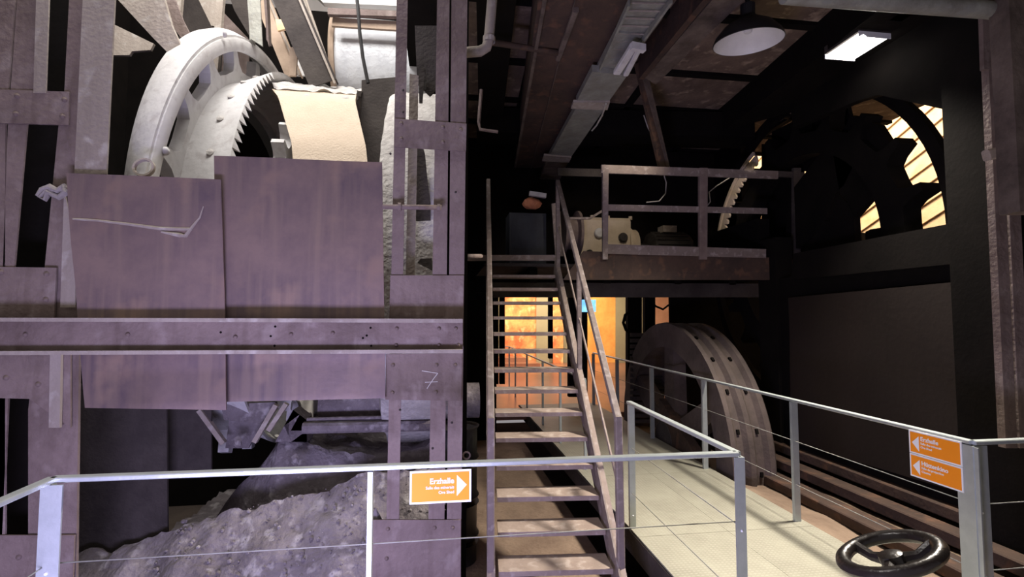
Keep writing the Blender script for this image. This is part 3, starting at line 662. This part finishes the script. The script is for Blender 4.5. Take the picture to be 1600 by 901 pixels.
tag(fq([(60, -60), (115, -60), (112, 200), (40, 200)], .02, .3).build('slot_shade_sheet', 'near_black'), 'black sheet for the shade behind the upper slot of the left column', 'sheet')  # same stand-in for the shade in the upper slot

# beam across both columns: channel with flanges
bm_ = thing('riveted_cross_beam', (-1.2, FY, 1.5), 'riveted channel beam running across the left frame', 'beam')
fq([(-60, 497), (723, 503), (723, 548), (-60, 549)], .02, -.11).build('web', 'rust', bm_)
a = at(-60, 500, Y=FY-.16); b = at(723, 500, Y=FY-.16)
MB().prism([(a.x, FY-.17, at(0, 496, Y=FY-.17).z), (b.x, FY-.17, at(700, 498, Y=FY-.17).z), (b.x, FY-.17, at(700, 504, Y=FY-.17).z), (a.x, FY-.17, at(0, 502, Y=FY-.17).z)], (0, .10, 0)).build('top_flange', 'lit_steel', bm_)
MB().prism([(a.x, FY-.17, at(0, 548, Y=FY-.17).z), (b.x, FY-.17, at(700, 546, Y=FY-.17).z), (b.x, FY-.17, at(700, 552, Y=FY-.17).z), (a.x, FY-.17, at(0, 554, Y=FY-.17).z)], (0, .10, 0)).build('bottom_flange', 'lit_steel', bm_)
for q in ((620, 513), (686, 513), (712, 513), (619, 539), (686, 539), (716, 539), (200, 522), (368, 526), (455, 522), (40, 522), (520, 520)): rivet(at(*q, Y=FY-.11), bm_, .013)
for q in ((345, 519), (423, 525), (430, 510), (429, 540), (579, 512), (573, 524), (567, 528), (580, 540)): rivet(at(*q, Y=FY-.11), bm_, .007, 'near_black', name='bolt_hole')

# the two sheets
s1 = thing('rusty_sheet_panel', at(230, 640, Y=3.28), 'left rusty purple sheet with a torn ledge hanging behind the beam', 'panel')
c = [at(103, 270, Y=3.225), at(346, 281, Y=3.225), at(354, 640, Y=3.225), at(132, 637, Y=3.225)]
sheet(c, .012, 14, 16, .014, (0, 1, 0), 1).build('sheet', 'panel', s1)
MB().tube([at(x, y, Y=3.218) for x, y in ((114, 342), (150, 344), (200, 350), (250, 357), (300, 358))], [.006, .007, .009, .012, .010], 6).build('torn_ledge', 'lit_steel', s1)
MB().tube([at(x, y, Y=3.214) for x, y in ((252, 362), (280, 367), (290, 368), (302, 352), (312, 340), (318, 322))], [.006, .014, .012, .008, .005, .003], 6).build('torn_ledge', 'lit_steel', s1)
s2 = thing('rusty_sheet_panel', at(470, 628, Y=3.28), 'right rusty purple sheet standing higher beside the riveted column', 'panel')
c = [at(334, 243, Y=3.265), at(597, 253, Y=3.265), at(602, 622, Y=3.265), at(340, 628, Y=3.265)]
sheet(c, .006, 14, 16, .012, (0, 1, 0), 5).build('sheet', 'panel', s2)
rg = tag(MB().tube([at(x, y, Y=3.24) for x, y in ((58, 306), (66, 296), (78, 292), (90, 298), (100, 292), (104, 300), (92, 308), (76, 300), (70, 312), (62, 308), (72, 298), (98, 296), (112, 300))],
         [.010, .016, .020, .018, .022, .020, .018, .022, .014, .012, .014, .016, .01], 8).build('knotted_rag', 'rag'), 'knotted pale rag tied at the top left of the left sheet', 'rag')
ry = tag(MB().lathe(at(225, 262, Y=3.3), (0, -1, .2), [(.048, -.012), (.060, -.012), (.060, .012), (.048, .012)], 24, closed=True).build('lifting_ring', 'lit_steel', None, True), 'small steel ring above the left sheet', 'ring')

# ================================================================== LEFT MACHINE
lw = thing('left_sprocket_wheel', (-1.9, 5.7, .2), 'big pale dusty sprocket wheel above the left sheet', 'wheel')
LC = Vector((0, 5.66, 2.3))
def loft(rings, a0, a1, n):        # rings: (x, centre y, centre z, radius)
    m = MB(); P_ = len(rings); vs = []; fs = []
    for i in range(n+1):
        a = math.radians(a0+(a1-a0)*i/n)
        for x, cy, cz, R in rings: vs.append((x, cy+R*math.cos(a), cz+R*math.sin(a)))
    for i in range(n):
        for k in range(P_):
            k2 = (k+1) % P_; fs.append((i*P_+k, (i+1)*P_+k, (i+1)*P_+k2, i*P_+k2))
    fs += [tuple(range(P_)), tuple(reversed(range(n*P_, n*P_+P_)))]
    m.smooth = True; return m.add(vs, fs)
loft([(-1.80, 5.68, 2.04, 2.37), (-1.79, 5.68, 2.04, 2.35), (-1.785, 5.68, 2.04, 2.29), (-1.80, 5.68, 2.04, 2.26), (-1.84, 5.68, 2.04, 2.26), (-1.84, 5.68, 2.04, 2.36)], -10, 186, 80).build('guard_ring', 'white', lw)
loft([(-2.05, 5.70, 2.36, 2.15), (-1.93, 5.69, 2.20, 2.30), (-1.81, 5.68, 2.04, 2.39), (-1.81, 5.68, 2.04, 2.36), (-2.05, 5.70, 2.36, 2.12)], -10, 186, 80).build('outer_band', 'white', lw)
g_ = annulus_gear(-1.99, -1.90, LC+Vector((0, 0, .05)), 1.5, 1.79, 1.99, 21, math.radians(165.5-.45*360/21))
g_.build('toothed_rim', 'white', lw)
n_ = 150
dr = MB().lathe((-1.86, 5.66, 2.3), (1, 0, 0), [(1.60, -.04), (1.75, -.04), (1.76, .03), (1.79, .10), (1.84, .25), (1.87, .33), (1.84, .33), (1.72, .2)], n_, closed=True)
dr.smooth = True
for v in dr.v:
    v += Vector((0, 1, 1))*noise.noise(v*4)*.012
dr.build('drum_flank', 'white', lw, True)
for k in range(27):        # small saw teeth on the flank's edge
    a = math.radians(122+k*2.8); e = math.radians(1.25)
    o = Vector((-1.53, 0, 0))
    p = [rot_yz(LC, 1.87, a-e)+o, rot_yz(LC, 1.87, a+e)+o, rot_yz(LC, 1.83, a+e)+o, rot_yz(LC, 1.83, a-e)+o]
    tip = rot_yz(LC, 1.82, a+e*1.2)+o+Vector((.04, 0, 0))
    MB().add(p+[tip], [(0, 1, 2, 3), (0, 1, 4), (1, 2, 4), (2, 3, 4), (3, 0, 4)]).build('saw_tooth', 'white', lw)
for k, a in enumerate((170, 160, 149, 139, 128, 118, 108)):
    a = math.radians(a); p = rot_yz(LC, 1.80, a)+Vector((-1.70, 0, 0))
    MB().lathe(p, (0, math.cos(a), math.sin(a)), [(.035, -.03), (.03, .02), (.0, .025)], 7).build('bolt', 'rubblewhite', lw, True)
for px, py in ((350, 53), (258, 236)):
    rivet(at(px, py, X=-1.78), lw, .03, 'white', d=(1, 0, 0), name='bolt')
# black disc stands for the shade inside the open wheel
tag(MB().lathe((-2.1, 5.66, 2.3), (1, 0, 0), [(0, 0), (1.5, 0), (1.5, .04), (0, .04)], 48).build('shade_disc', 'near_black'), 'dark disc standing for the shade inside the left sprocket wheel', 'disc')
tag(annulus_gear(-1.36, -1.26, Vector((0, 5.5, 2.2)), .9, 1.45, 1.58, 36, 0).build('inner_pinion', 'white'), 'pale toothed pinion glimpsed between wheel and hood', 'gear')

# hood: curved cream sheet with crusted top
hd = thing('cream_hood', (-.9, 4.6, 2), 'curved cream metal hood with a crust of dust on top', 'hood')
def hoodpt(u, v):        # u across 0..1, v: 0 bottom .. 1 top front edge
    keys = [((-1.02, 3.78, 1.6), (-.50, 3.78, 1.6)), ((-1.10, 4.0, 2.6), (-.545, 4.0, 2.6)), ((-1.20, 4.2, 3.1), (-.62, 4.2, 3.1)), ((-1.42, 4.55, 3.62), (-.77, 4.55, 3.62)), ((-1.56, 4.75, 3.80), (-.80, 4.80, 3.82)), ((-1.60, 5.2, 4.04), (-.60, 5.3, 4.02)), ((-1.60, 6.2, 4.1), (-.5, 6.2, 4.1))]
    s = v*(len(keys)-1); i = min(int(s), len(keys)-2); f = s-i
    a = Vector(keys[i][0]).lerp(Vector(keys[i+1][0]), f); b = Vector(keys[i][1]).lerp(Vector(keys[i+1][1]), f)
    return a.lerp(b, u)
def hoodmesh(v0, v1, nu, nv, bumpy=0, th=.03):
    m = MB(); vs = []
    for j in range(nv+1):
        for i in range(nu+1):
            p = hoodpt(i/nu, v0+(v1-v0)*j/nv)
            if bumpy: p = p+Vector((noise.noise(p*5)*bumpy*.5, 0, abs(noise.noise(p*7))*bumpy))
            vs.append(p)
    n = len(vs); fs = []
    for j in range(nv):
        for i in range(nu):
            a = j*(nu+1)+i; fs += [(a, a+1, a+nu+2, a+nu+1), (n+a, n+a+nu+1, n+a+nu+2, n+a+1)]
    rim = [i for i in range(nu+1)]+[j*(nu+1)+nu for j in range(1, nv+1)]+[nv*(nu+1)+i for i in range(nu-1, -1, -1)]+[j*(nu+1) for j in range(nv-1, 0, -1)]
    for k in range(len(rim)): a, b = rim[k], rim[(k+1) % len(rim)]; fs.append((a, b, n+b, n+a))
    m.add(vs+[v+Vector((0, th, -.02)) for v in vs], fs); m.smooth = True; return m
hoodmesh(0, .62, 8, 24).build('curved_sheet', 'cream', hd)
hoodmesh(.60, 1, 26, 26, .07, .08).build('dust_crust', 'rubblewhite', hd)
for q in ((479, 152), (540, 155)):
    p = at(*q, Y=4.62); MB().lathe(p, (0, -.8, .5), [(.035, -.03), (.032, .015), (.012, .02), (.0, .02)], 9).build('bolt', 'rubblewhite', hd, True)
gp = tag(MB().prism([at(565, 125, Y=4.9), at(622, 120, Y=4.9), at(622, 440, Y=4.9), at(560, 440, Y=4.9)], (0, .05, 0)).build('brown_side_sheet', 'rust_dark'), 'dark brown sheet between the cream hood and the second drum', 'sheet')
d2 = thing('second_drum', (-.3, 5.6, .4), 'pale crusted drum just left of the riveted column', 'drum')
dd = MB().lathe((-.50, 5.62, 2.2), (1, 0, 0), [(1.2, .0), (1.70, .0), (1.80, .02), (1.83, .10), (1.83, .45), (1.7, .47), (1.2, .47)], 110, closed=True)
for v in dd.v: v += Vector((.6, 1, 1))*noise.noise(v*5)*.03
dd.smooth = True
dd.build('drum_shell', 'rubblewhite', d2, True)

# roof framing top left
def plate(pts, Y, m, name, lab, cat, t=.03, grp=None): return tag(QY(pts, Y, t).build(name, m), lab, cat, grp)
plate([(178, -30), (248, -30), (268, 40), (283, 72), (272, 88), (262, 82), (240, 60), (180, -5)], 4.0, 'lit_steel', 'tapered_strut', 'pale tapered strut plate pointing down to the big ring', 'strut', .04)
plate([(232, -30), (262, -30), (285, 30), (298, 56), (286, 62), (262, 34)], 4.3, 'rust', 'tapered_strut', 'brown thin strut behind the pale tapered strut', 'strut')
plate([(120, 10), (240, 68), (235, 78), (206, 80), (202, 86), (120, 86)], 4.9, 'lit_steel', 'bracket_plate', 'grey bracket plate in the shade beside the left column', 'plate')
plate([(272, -30), (286, -30), (280, 38), (270, 38)], 5.2, 'lit_steel', 'hanger_rod', 'pale upright hanger left of the sloping plates', 'hanger', .05)
plate([(340, -30), (351, -30), (340, 112), (330, 112)], 5.0, 'lit_steel', 'hanger_rod', 'pale upright hanger passing behind the ring top', 'hanger', .05)
plate([(296, -30), (345, -30), (340, 42), (330, 40)], 5.5, 'lit_steel', 'roof_plate', 'pale sloping triangular roof plate', 'plate')
plate([(350, -30), (392, -30), (392, 60), (366, 16)], 5.6, 'rust_dark', 'roof_plate', 'dark roof plate right of the upright hanger', 'plate')
plate([(276, -30), (300, -30), (345, 60), (345, 140), (280, 60)], 6.4, 'rust_dark', 'roof_plate', 'dark roof plate behind the hangers', 'plate')
plate([(350, 20), (388, 60), (388, 140), (345, 140)], 6.2, 'rust', 'roof_plate', 'brown roof plate seen inside the ring top', 'plate')
for (x0, x1, Y, mm, lab) in ((384, 408, 4.9, 'tray', 'pale blue grey upright girder behind the ring'), (410, 418, 5.0, 'rust', 'narrow dark upright bar beside the pale girder')):
    g = thing('roof_girder', at((x0+x1)/2, 60, Y=Y), lab, 'girder')
    QY([(x0, -30), (x1-3, -30), (x1+2, 72), (x0+7, 60)], Y, .02).build('flange', mm, g)
    QY([(x0+2, -30), (x0+4, -30), (x0+8, 62), (x0+6, 62)], Y+.02, .12).build('web', mm, g)
def diag(p, q, Y, w, m, lab, name='roof_brace', t=.12):
    g = thing(name, at((p[0]+q[0])/2, (p[1]+q[1])/2, Y=Y), lab, 'brace')
    a = at(*p, Y=Y); b = at(*q, Y=Y)
    MB().sect(a, b, [(-w/2, 0), (w/2, 0), (w/2, t), (w/2-.015, t), (w/2-.015, .015), (-w/2+.015, .015), (-w/2+.015, t), (-w/2, t)], up=(0, 1, 0)).build('channel', m, g)
    MB().bar(a+Vector((w*.42, -.012, 0)), b+Vector((w*.42, -.012, 0)), .02, .02, up=(0, 1, 0)).build('edge_strip', 'lit_steel' if m != 'near_black' else m, g)
diag((433, -40), (505, 130), 4.9, .26, 'rust_dark', 'dark sloping roof channel left of the wrapped spool')
diag((410, 0), (458, 118), 5.6, .16, 'cardboard', 'light brown sloping bar behind the pale girder')
diag((470, -10), (512, 110), 5.7, .08, 'lit_steel', 'thin pale sloping bar beside the wrapped spool')
plate([(430, 30), (440, 30), (446, 45), (434, 48)], 5.4, 'plank', 'wood_wedge', 'small sunlit wooden wedge among the roof braces', 'wedge')
plate([(452, 75), (466, 70), (462, 118), (452, 118)], 5.1, 'cardboard', 'wood_block', 'small upright wood block above the hood', 'block')
plate([(455, 80), (490, 118), (458, 118)], 5.9, 'white', 'roof_plate', 'white triangular scrap plate beside the wood block', 'plate')
# spool
spz = thing('wrapped_rope_spool', (-.9, 6.4, 4.4), 'big spool wrapped in clear film above the cream hood', 'spool')
sc = Vector((-1.33, 6.55, 4.93))
MB().lathe(sc, (1, 0, 0), [(0, 0), (.60, 0), (.62, .03), (.60, .06), (.54, .06)], 48).build('flange', 'cardboard', spz, True)
MB().lathe(sc+Vector((.06, 0, 0)), (1, 0, 0), [(0, 0), (.545, 0), (.55, .4), (.545, 1.1), (0, 1.1)], 48).build('wrapped_winding', 'plastic_film', spz, True)
wb2 = thing('timber_cradle', (-.9, 5.8, 5.2), 'pale brown timber board lying over the wrapped spool', 'board')
QY([(520, 27), (640, 34), (640, 48), (518, 40)], 5.8, .04).build('board', 'cardboard', wb2)
QY([(512, 12), (640, 18), (640, 26), (512, 22)], 5.7, .06).build('board', 'rust', wb2)
tag(QY([(480, -20), (640, -20), (640, 10), (505, 4)], 5.9, .08).build('bright_strip', 'pale_sky_wall'), 'white strip for the bright background along the very top above the spool', 'beam')  # white strip stands in for the bright background above the spool
tag(MB().tube([at(x, y, Y=4.7) for x, y in ((556, -20), (560, 20), (562, 50), (567, 90), (575, 130))], .016, 8).build('black_cable', 'black'), 'black cable hanging in front of the wrapped spool', 'cable')

# ================================================================== UNDER THE SHEETS
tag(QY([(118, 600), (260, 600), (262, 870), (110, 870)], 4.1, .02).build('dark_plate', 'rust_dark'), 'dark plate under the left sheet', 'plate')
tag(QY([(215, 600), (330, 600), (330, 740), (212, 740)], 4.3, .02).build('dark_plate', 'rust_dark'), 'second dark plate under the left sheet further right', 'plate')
struct(MB().box((-5.3, 8.6, -1.2), (-.0, 8.7, 1.6)).build('wall_back', 'near_black'))
ch = thing('discharge_chute', at(390, 690, Y=4.4), 'dusty bent chute with sloping struts under the sheets', 'chute')
QY([(358, 655), (400, 658), (412, 655), (388, 700), (352, 700)], 4.5, .03).build('chute_plate', 'heap', ch)
QY([(345, 632), (430, 628), (432, 640), (405, 662), (350, 656)], 4.4, .05).build('lip_plate', 'heap', ch)
for p, q in (((312, 640), (350, 692)), ((432, 632), (398, 690)), ((448, 630), (420, 672))):
    MB().bar(at(*p, Y=4.3), at(*q, Y=4.3), .035, .05, up=(0, 1, 0)).build('strut', 'lit_steel', ch)
MB().add([at(440, 672, Y=4.5), at(458, 640, Y=4.5), at(478, 655, Y=4.5), at(480, 690, Y=4.5), at(430, 690, Y=4.5)], [(0, 1, 2, 3, 4)]).prism([at(440, 672, Y=4.5), at(458, 640, Y=4.5), at(478, 655, Y=4.5), at(480, 690, Y=4.5), at(430, 690, Y=4.5)], (0, .2, 0)).build('mound_plate', 'heap', ch)
tag(MB().lathe(at(503, 630, Y=4.75), (1, 0, 0), [(0, 0), (.16, 0), (.16, 1.4), (0, 1.4)], 24).build('horizontal_roller', 'heap', None, True), 'smooth dusty roller just under the right sheet', 'roller')
tag(MB().bar(at(474, 668, Y=4.4), at(680, 664, Y=4.4), .1, .085, ch=.02).build('lower_rail', 'heap'), 'dusty horizontal bar under the roller', 'bar')
tag(MB().bar(at(480, 655, Y=4.45), at(670, 650, Y=4.45), .04, .03, ch=.008).build('upper_rail', 'heap'), 'thin dusty bar between roller and lower bar', 'bar')
def heap(name, lab, xs, ys, h, seed, dx=.045):
    nx = int((xs[1]-xs[0])/dx); ny = int((ys[1]-ys[0])/dx); m = MB(); vs = []
    for j in range(ny+1):
        for i in range(nx+1):
            x = xs[0]+i*dx; y = ys[0]+j*dx; v = Vector((x, y, seed))
            z = h(x, y)+.05*noise.fractal(v*3, .8, 2, 4)+.03*noise.noise(v*11)+.014*noise.noise(v*27)
            vs.append((x, y, z))
    m.add(vs, [(j*(nx+1)+i, j*(nx+1)+i+1, (j+1)*(nx+1)+i+1, (j+1)*(nx+1)+i) for j in range(ny) for i in range(nx)]); m.smooth = True
    return stuff(tag(m.build(name, 'heap'), lab, 'rubble'))
def h1(x, y):
    crest = .22+.36*max(0, min(1, (x+1.75)/1.45)) if x > -1.75 else .22-.2*(-1.75-x)
    prof_ = 1-abs((y-4.0))/.9 if y < 4.0 else 1-(y-4.0)*2.2
    return -.7+(crest+.7)*max(0, prof_)**.7
heap('ore_heap', 'front mound of grey ore dust behind the railing', (-3.3, .0), (3.42, 4.7), h1, 1.5, .03)
def h2(x, y):
    crest = .62+.10*math.sin(x*3) if x > -1.35 else .62-1.2*(-1.35-x)
    return -.6+(max(crest, -.4)+.6)*max(0, min(1, (y-4.15)/.4))**.6
heap('ore_bank', 'back bank of caked dust below the chute', (-2.6, .0), (4.2, 6.6), h2, 8.2, .045)
rk = MB()
def chunk(p, r):
    m = bmesh.new(); bmesh.ops.create_icosphere(m, subdivisions=1, radius=r)
    vs = [v.co*(1+.35*noise.noise(v.co*30+p))+p for v in m.verts]; fs = [tuple(v.index for v in f.verts) for f in m.faces]; m.free(); return vs, fs
for i in range(500):
    x = random.uniform(-1.9, .05); y = random.uniform(3.5, 4.1); r = random.choice((.005, .006, .008, .010, .016))
    p = Vector((x, y, h1(x, y)+.05*noise.fractal(Vector((x, y, 1.5))*3, .8, 2, 4)+r*.3))
    rk.add(*chunk(p, r))
stuff(tag(rk.build('ore_chunks', 'heap'), 'scattered small ore chunks lying on the front mound', 'rubble'))
# bigger stones near the column
for i, (px, py, r, lab) in enumerate(((587, 830, .09, 'flat upright stone leaning at the foot of the column'), (462, 718, .05, 'lump of clinker under the dusty bar'), (372, 690, .05, 'small lump below the chute'))):
    p = at(px, py, Y=3.36 if i == 0 else 4.25); vs, fs = chunk(Vector((0, 0, 0)), r)
    vs = [Vector((v.x*.7, v.y*.5, v.z*(1.6 if i == 0 else 1)))+p for v in vs]
    tag(MB().add(vs, fs).build('stone', 'heap'), lab, 'stone')

# gap between the left column and stair
gp2 = thing('black_drum_stack', (.5, 4.6, -.9), 'black shiny drum casing in the gap left of the staircase', 'casing')
for k in range(4): MB().lathe((.13, 4.6, -.55+k*.33), (0, 0, 1), [(0, 0), (.20, 0), (.22, .03), (.20, .06), (.20, .27), (.22, .30), (0, .31)], 24).build('casing_ring', 'black', gp2, True)
tag(MB().bar((.16, 3.7, -1.0), (.16, 3.7, 4.6), .06, .05, up=(0, 1, 0)).build('black_upright', 'near_black'), 'black upright bar right behind the riveted column', 'upright')
tag(MB().lathe(at(729, 711, Y=3.5), (0, -1, 0), [(.018, -.006), (.028, -.006), (.028, .006), (.018, .006)], 12, closed=True).build('shackle', 'rust'), 'small rusty shackle at the column edge', 'shackle')
tag(MB().tube([at(727, 400, Y=3.7), at(752, 400, Y=3.9)], .016, 8).build('handrail_stub', 'rust'), 'short stub pipe holding the left stair handrail', 'pipe')
# left interior wall behind the gap
struct(MB().box((.03, 5.0, -1.2), (.06, 8.9, 2.3)).build('wall_left', 'near_black'))
struct(MB().box((.02, 6.8, 2.3), (.06, 8.25, 4.6)).build('wall_left', 'near_black'))

# pipes at the top by the column
pp = thing('elbow_pipe', at(765, 40, Y=3.6), 'grey elbow pipe at the top right of the riveted column', 'pipe')
MB().tube([at(x, y, Y=3.6) for x, y in ((772, -60), (769, 0), (764, 60), (760, 74), (750, 80), (728, 82))], [.038]*6, 10).build('pipe', 'lit_steel', pp)
MB().lathe(at(764, 62, Y=3.6), (0, 0, 1), [(.046, -.02), (.046, .02)], 12).build('collar', 'lit_steel', pp)
tag(MB().tube([at(767, 66, Y=4.4), at(872, 82, Y=4.4)], .028, 8).build('cross_pipe', 'timber'), 'thin brown pipe crossing to the big brown girder', 'pipe')
tag(MB().tube([at(x, y, Y=4.6) for x, y in ((752, 140), (748, 190), (750, 202), (778, 206))], .016, 6).build('bent_rod', 'rust'), 'bent rod hanging in the dark right of the column', 'rod')

# ================================================================== CEILING BEAMS, TRAY, LAMPS
def ceil_beam(name, pts, Z, t, m, lab, cat, extra=None):
    g = thing(name, at((pts[0][0]+pts[1][0])/2, max(pts[2][1], 10), Z=Z), lab, cat)
    QZ(pts, Z, t).build('web', m, g)
    return g
def edge(pt_near, pt_far, Z, g, m, w=.05, h=.05):
    MB().bar(at(*pt_near, Z=Z)+Vector((0, 0, h/2)), at(*pt_far, Z=Z)+Vector((0, 0, h/2)), w, h).build('flange', m, g)
g = ceil_beam('overhead_girder', [(868, -200), (1078, -200), (856, 262), (806, 262)], 4.15, .40, 'timber', 'big brown box girder under the ceiling beside the cable tray', 'girder')
MB().bar(at(945, -180, Z=4.14), at(830, 262, Z=4.14), .006, .03).build('seam', 'timber_pale', g)
MB().bar(at(900, 15, Z=4.13), at(872, 92, Z=4.13), .05, .05, ch=.01).build('stub_bar', 'timber_pale', g)
edge((880, -160), (805, 262), 4.12, g, 'timber_pale', .03, .04)
tr = thing('cable_tray', at(920, 170, Z=4.05), 'grey zinc cable tray running to the back under the ceiling', 'tray')
QZ([(1085, -120), (1170, -120), (1051, 0), (985, 0)][::-1], 4.05, .05).build('tray_cover', 'tray', tr)
QZ([(985, 0), (1051, 0), (1003, 62), (962, 56)], 4.10, .04).build('tray_base', 'tray', tr)
QZ([(962, 50), (1003, 56), (975, 118), (930, 112)], 4.08, .04).build('tray_base', 'tray', tr)
QZ([(925, 112), (980, 118), (950, 160), (900, 160)], 4.02, .07).build('tray_cover', 'tray', tr)
QZ([(902, 165), (948, 165), (889, 250), (857, 246)], 4.02, .07).build('tray_cover', 'tray', tr)
QZ([(853, 252), (888, 253), (862, 308), (836, 304)], 4.02, .07).build('tray_cover', 'timber_pale', tr)
for q in (([(896, 160), (953, 160), (949, 172), (892, 170)], 4.0), ([(850, 243), (893, 246), (889, 254), (847, 252)], 4.0)):
    QZ(q[0], q[1], .03).build('joint_strap', 'lit_steel', tr)
for k in range(9):
    y = 4+k*12; x0 = 985-(y/56)*22; x1 = 1049-(y/62)*46
    MB().bar(at(x0, y, Z=4.085), at(x1, y+2, Z=4.085), .006, .012).build('rung', 'lit_steel', tr)
for a, b in (((983, 5), (935, 112)), ((1049, 0), (985, 90))):
    MB().bar(at(*a, Z=4.06), at(*b, Z=4.06), .02, .05).build('side_rail', 'tray', tr)
lb = thing('tube_lamp', at(985, 90, Z=4.0), 'small unlit white tube lamp fixed under the cable tray', 'lamp')
MB().bar(at(990, 72, Z=3.98), at(964, 113, Z=3.98), .07, .05, ch=.01).build('housing', 'white', lb)
MB().bar(at(1000, 73, Z=3.99), at(978, 116, Z=3.99), .05, .04, ch=.01).build('reflector', 'white', lb)
MB().bar(at(986, 72, Z=3.97), at(1007, 76, Z=3.97), .05, .06).build('end_cap', 'white', lb)
g = ceil_beam('overhead_girder', [(1250, -160), (1330, -160), (1025, 132), (1008, 122)], 4.35, .25, 'timber_pale', 'slim dusty girder between the cable tray and the round lamp', 'girder')
edge((1236, -160), (1002, 124), 4.30, g, 'timber', .06, .3)
g = ceil_beam('roof_beam', [(1560, -130), (1700, -130), (1280, 163), (1130, 205)], 4.25, .40, 'near_black', 'broad black girder at the right under the ceiling', 'girder')
tag(QZ([(740, -200), (830, -200), (786, 180), (748, 180)], 4.35, .2).build('overhead_girder', 'near_black'), 'black girder above the left stair handrail', 'girder')
tag(QZ([(745, 206), (1180, 213), (1180, 233), (745, 225)], 4.2, .34).build('cross_girder', 'near_black'), 'black cross girder at the end of the ceiling', 'girder')
g = thing('hanging_brace', at(1015, 180, Y=5.5), 'dark brown sloping brace hanging from the ceiling over the platform', 'brace')
MB().bar(at(998, 95, Y=5.3), at(1036, 265, Y=6.2), .11, .05, up=(0, 1, 0)).build('flat_bar', 'timber', g)
MB().bar(at(1008, 120, Y=5.35), at(1042, 262, Y=6.2), .02, .10, up=(0, 1, 0)).build('rib', 'timber_pale', g)
tag(MB().tube([at(x, y, Y=6.0) for x, y in ((1006, 180), (1012, 198), (1018, 210), (1026, 225))], .007, 6).build('thin_wire', 'cable_w'), 'thin pale wire along the hanging brace', 'wire')
tag(MB().tube([at(x, y, Z=3.98) for x, y in ((947, 162), (941, 180), (932, 196), (925, 204))], .01, 6).build('tray_cable', 'cable_w'), 'pale cable curling off the cable tray', 'cable')
# tray end lit orange, that light put into the bundle colour; strap
oc = thing('orange_lit_bundle', at(838, 315, Y=7.0), 'orange lit cable bundle with a white strap at the tray end', 'bundle')
m = bmesh.new(); bmesh.ops.create_icosphere(m, subdivisions=2, radius=.12)
p0 = at(831, 318, Y=7.0)
vs = [Vector((v.co.x*1.15, v.co.y, v.co.z*.75))*(1+.25*noise.noise(v.co*20))+p0 for v in m.verts]; fs = [tuple(v.index for v in f.verts) for f in m.faces]; m.free()
M['orange_lit'] = mat('orange_lit_wrap', (.75, .30, .16), (.55, .2, .1), 8, .8, 0, .3)  # orange light on the tray end painted as base colour
MB().add(vs, fs).build('bundle', 'orange_lit', oc)
MB().bar(at(827, 302, Y=6.85), at(853, 306, Y=6.85), .06, .06, up=(0, 1, 0)).build('strap', 'white', oc)

# round pendant lamp
pl_ = thing('pendant_lamp', (2.64, 3.95, 4.1), 'round black lamp shade with white inside hanging from the ceiling', 'lamp')
pc = Vector((2.64, 3.96, 4.10)); axd = Vector((-.05, -.10, 1)).normalized()
MB().lathe(pc, axd, [(.285, -.005), (.29, 0), (.27, .05), (.20, .13), (.10, .19), (.06, .22), (.06, .32), (0, .32)], 48).build('shade', 'enamel_dark', pl_, True)
MB().lathe(pc, axd, [(.284, -.004), (.262, .045), (.19, .12), (.09, .175), (0, .18)], 48).build('white_inside', 'enamel_white', pl_, True)
MB().lathe(pc+axd*.10, axd, [(0, -.03), (.03, -.02), (.04, .01), (.025, .06), (.02, .08)], 16).build('bulb', 'enamel_white', pl_, True)
MB().tube([pc+axd*.3, pc+axd*.3+Vector((0, 0, .3))], .02, 8).build('stem', 'enamel_dark', pl_)
# floodlight
fl_ = thing('flood_lamp', (3.8, 4.06, 4.2), 'lit rectangular floodlight glaring under the ceiling at the right', 'lamp')
MB().box((3.64, 3.87, 4.225), (3.96, 4.27, 4.30)).build('housing', 'rust_dark', fl_)
for k in range(7):
    x = 3.665+k*.045
    MB().tube([(x, 3.885, 4.205), (x, 4.255, 4.205)], .016, 8).build('tube', 'tube', fl_)
MB().box((3.64, 3.865, 4.18), (3.96, 3.872, 4.23)).build('louvre_end', 'signwhite', fl_)
MB().box((3.64, 4.262, 4.18), (3.96, 4.27, 4.23)).build('louvre_end', 'signwhite', fl_)
MB().box((3.76, 3.99, 4.3), (3.84, 4.07, 4.6)).build('bracket', 'rust_dark', fl_)
MB().box((3.80, 3.55, 4.25), (3.92, 3.72, 4.32)).build('ballast_box', 'lit_steel', fl_)

# ================================================================== HAND WHEEL (foreground)
hw = thing('valve_handwheel', (1.34, 1.42, 0), 'worn black valve handwheel at the bottom right on its spindle', 'handwheel')
hc = Vector((1.352, 1.40, .985)); hax = Vector((-.32, .22, 1)).normalized()
R_ = .128; prof = [(R_+.022*math.cos(a), .019*math.sin(a)) for a in [2*math.pi*k/10 for k in range(10)]]
MB().lathe(hc, hax, prof, 48, closed=True).build('rim', 'handwheel', hw, True)
e1 = hax.orthogonal().normalized(); e2 = hax.cross(e1)
for k in range(3):
    a = 2*math.pi*k/3+.9; d = e1*math.cos(a)+e2*math.sin(a)
    MB().tube([hc-hax*.02+d*.02, hc-hax*.022+d*.07, hc+d*(R_-.008)], [.020, .015, .017], 8).build('spoke', 'handwheel', hw)
MB().lathe(hc-hax*.035, hax, [(0, -.01), (.03, -.01), (.034, .0), (.034, .035), (.022, .04), (0, .04)], 20).build('hub', 'handwheel', hw, True)
MB().tube([hc-hax*.03, Vector((1.25, 1.18, .0))], .014, 10).build('spindle', 'galv', hw)
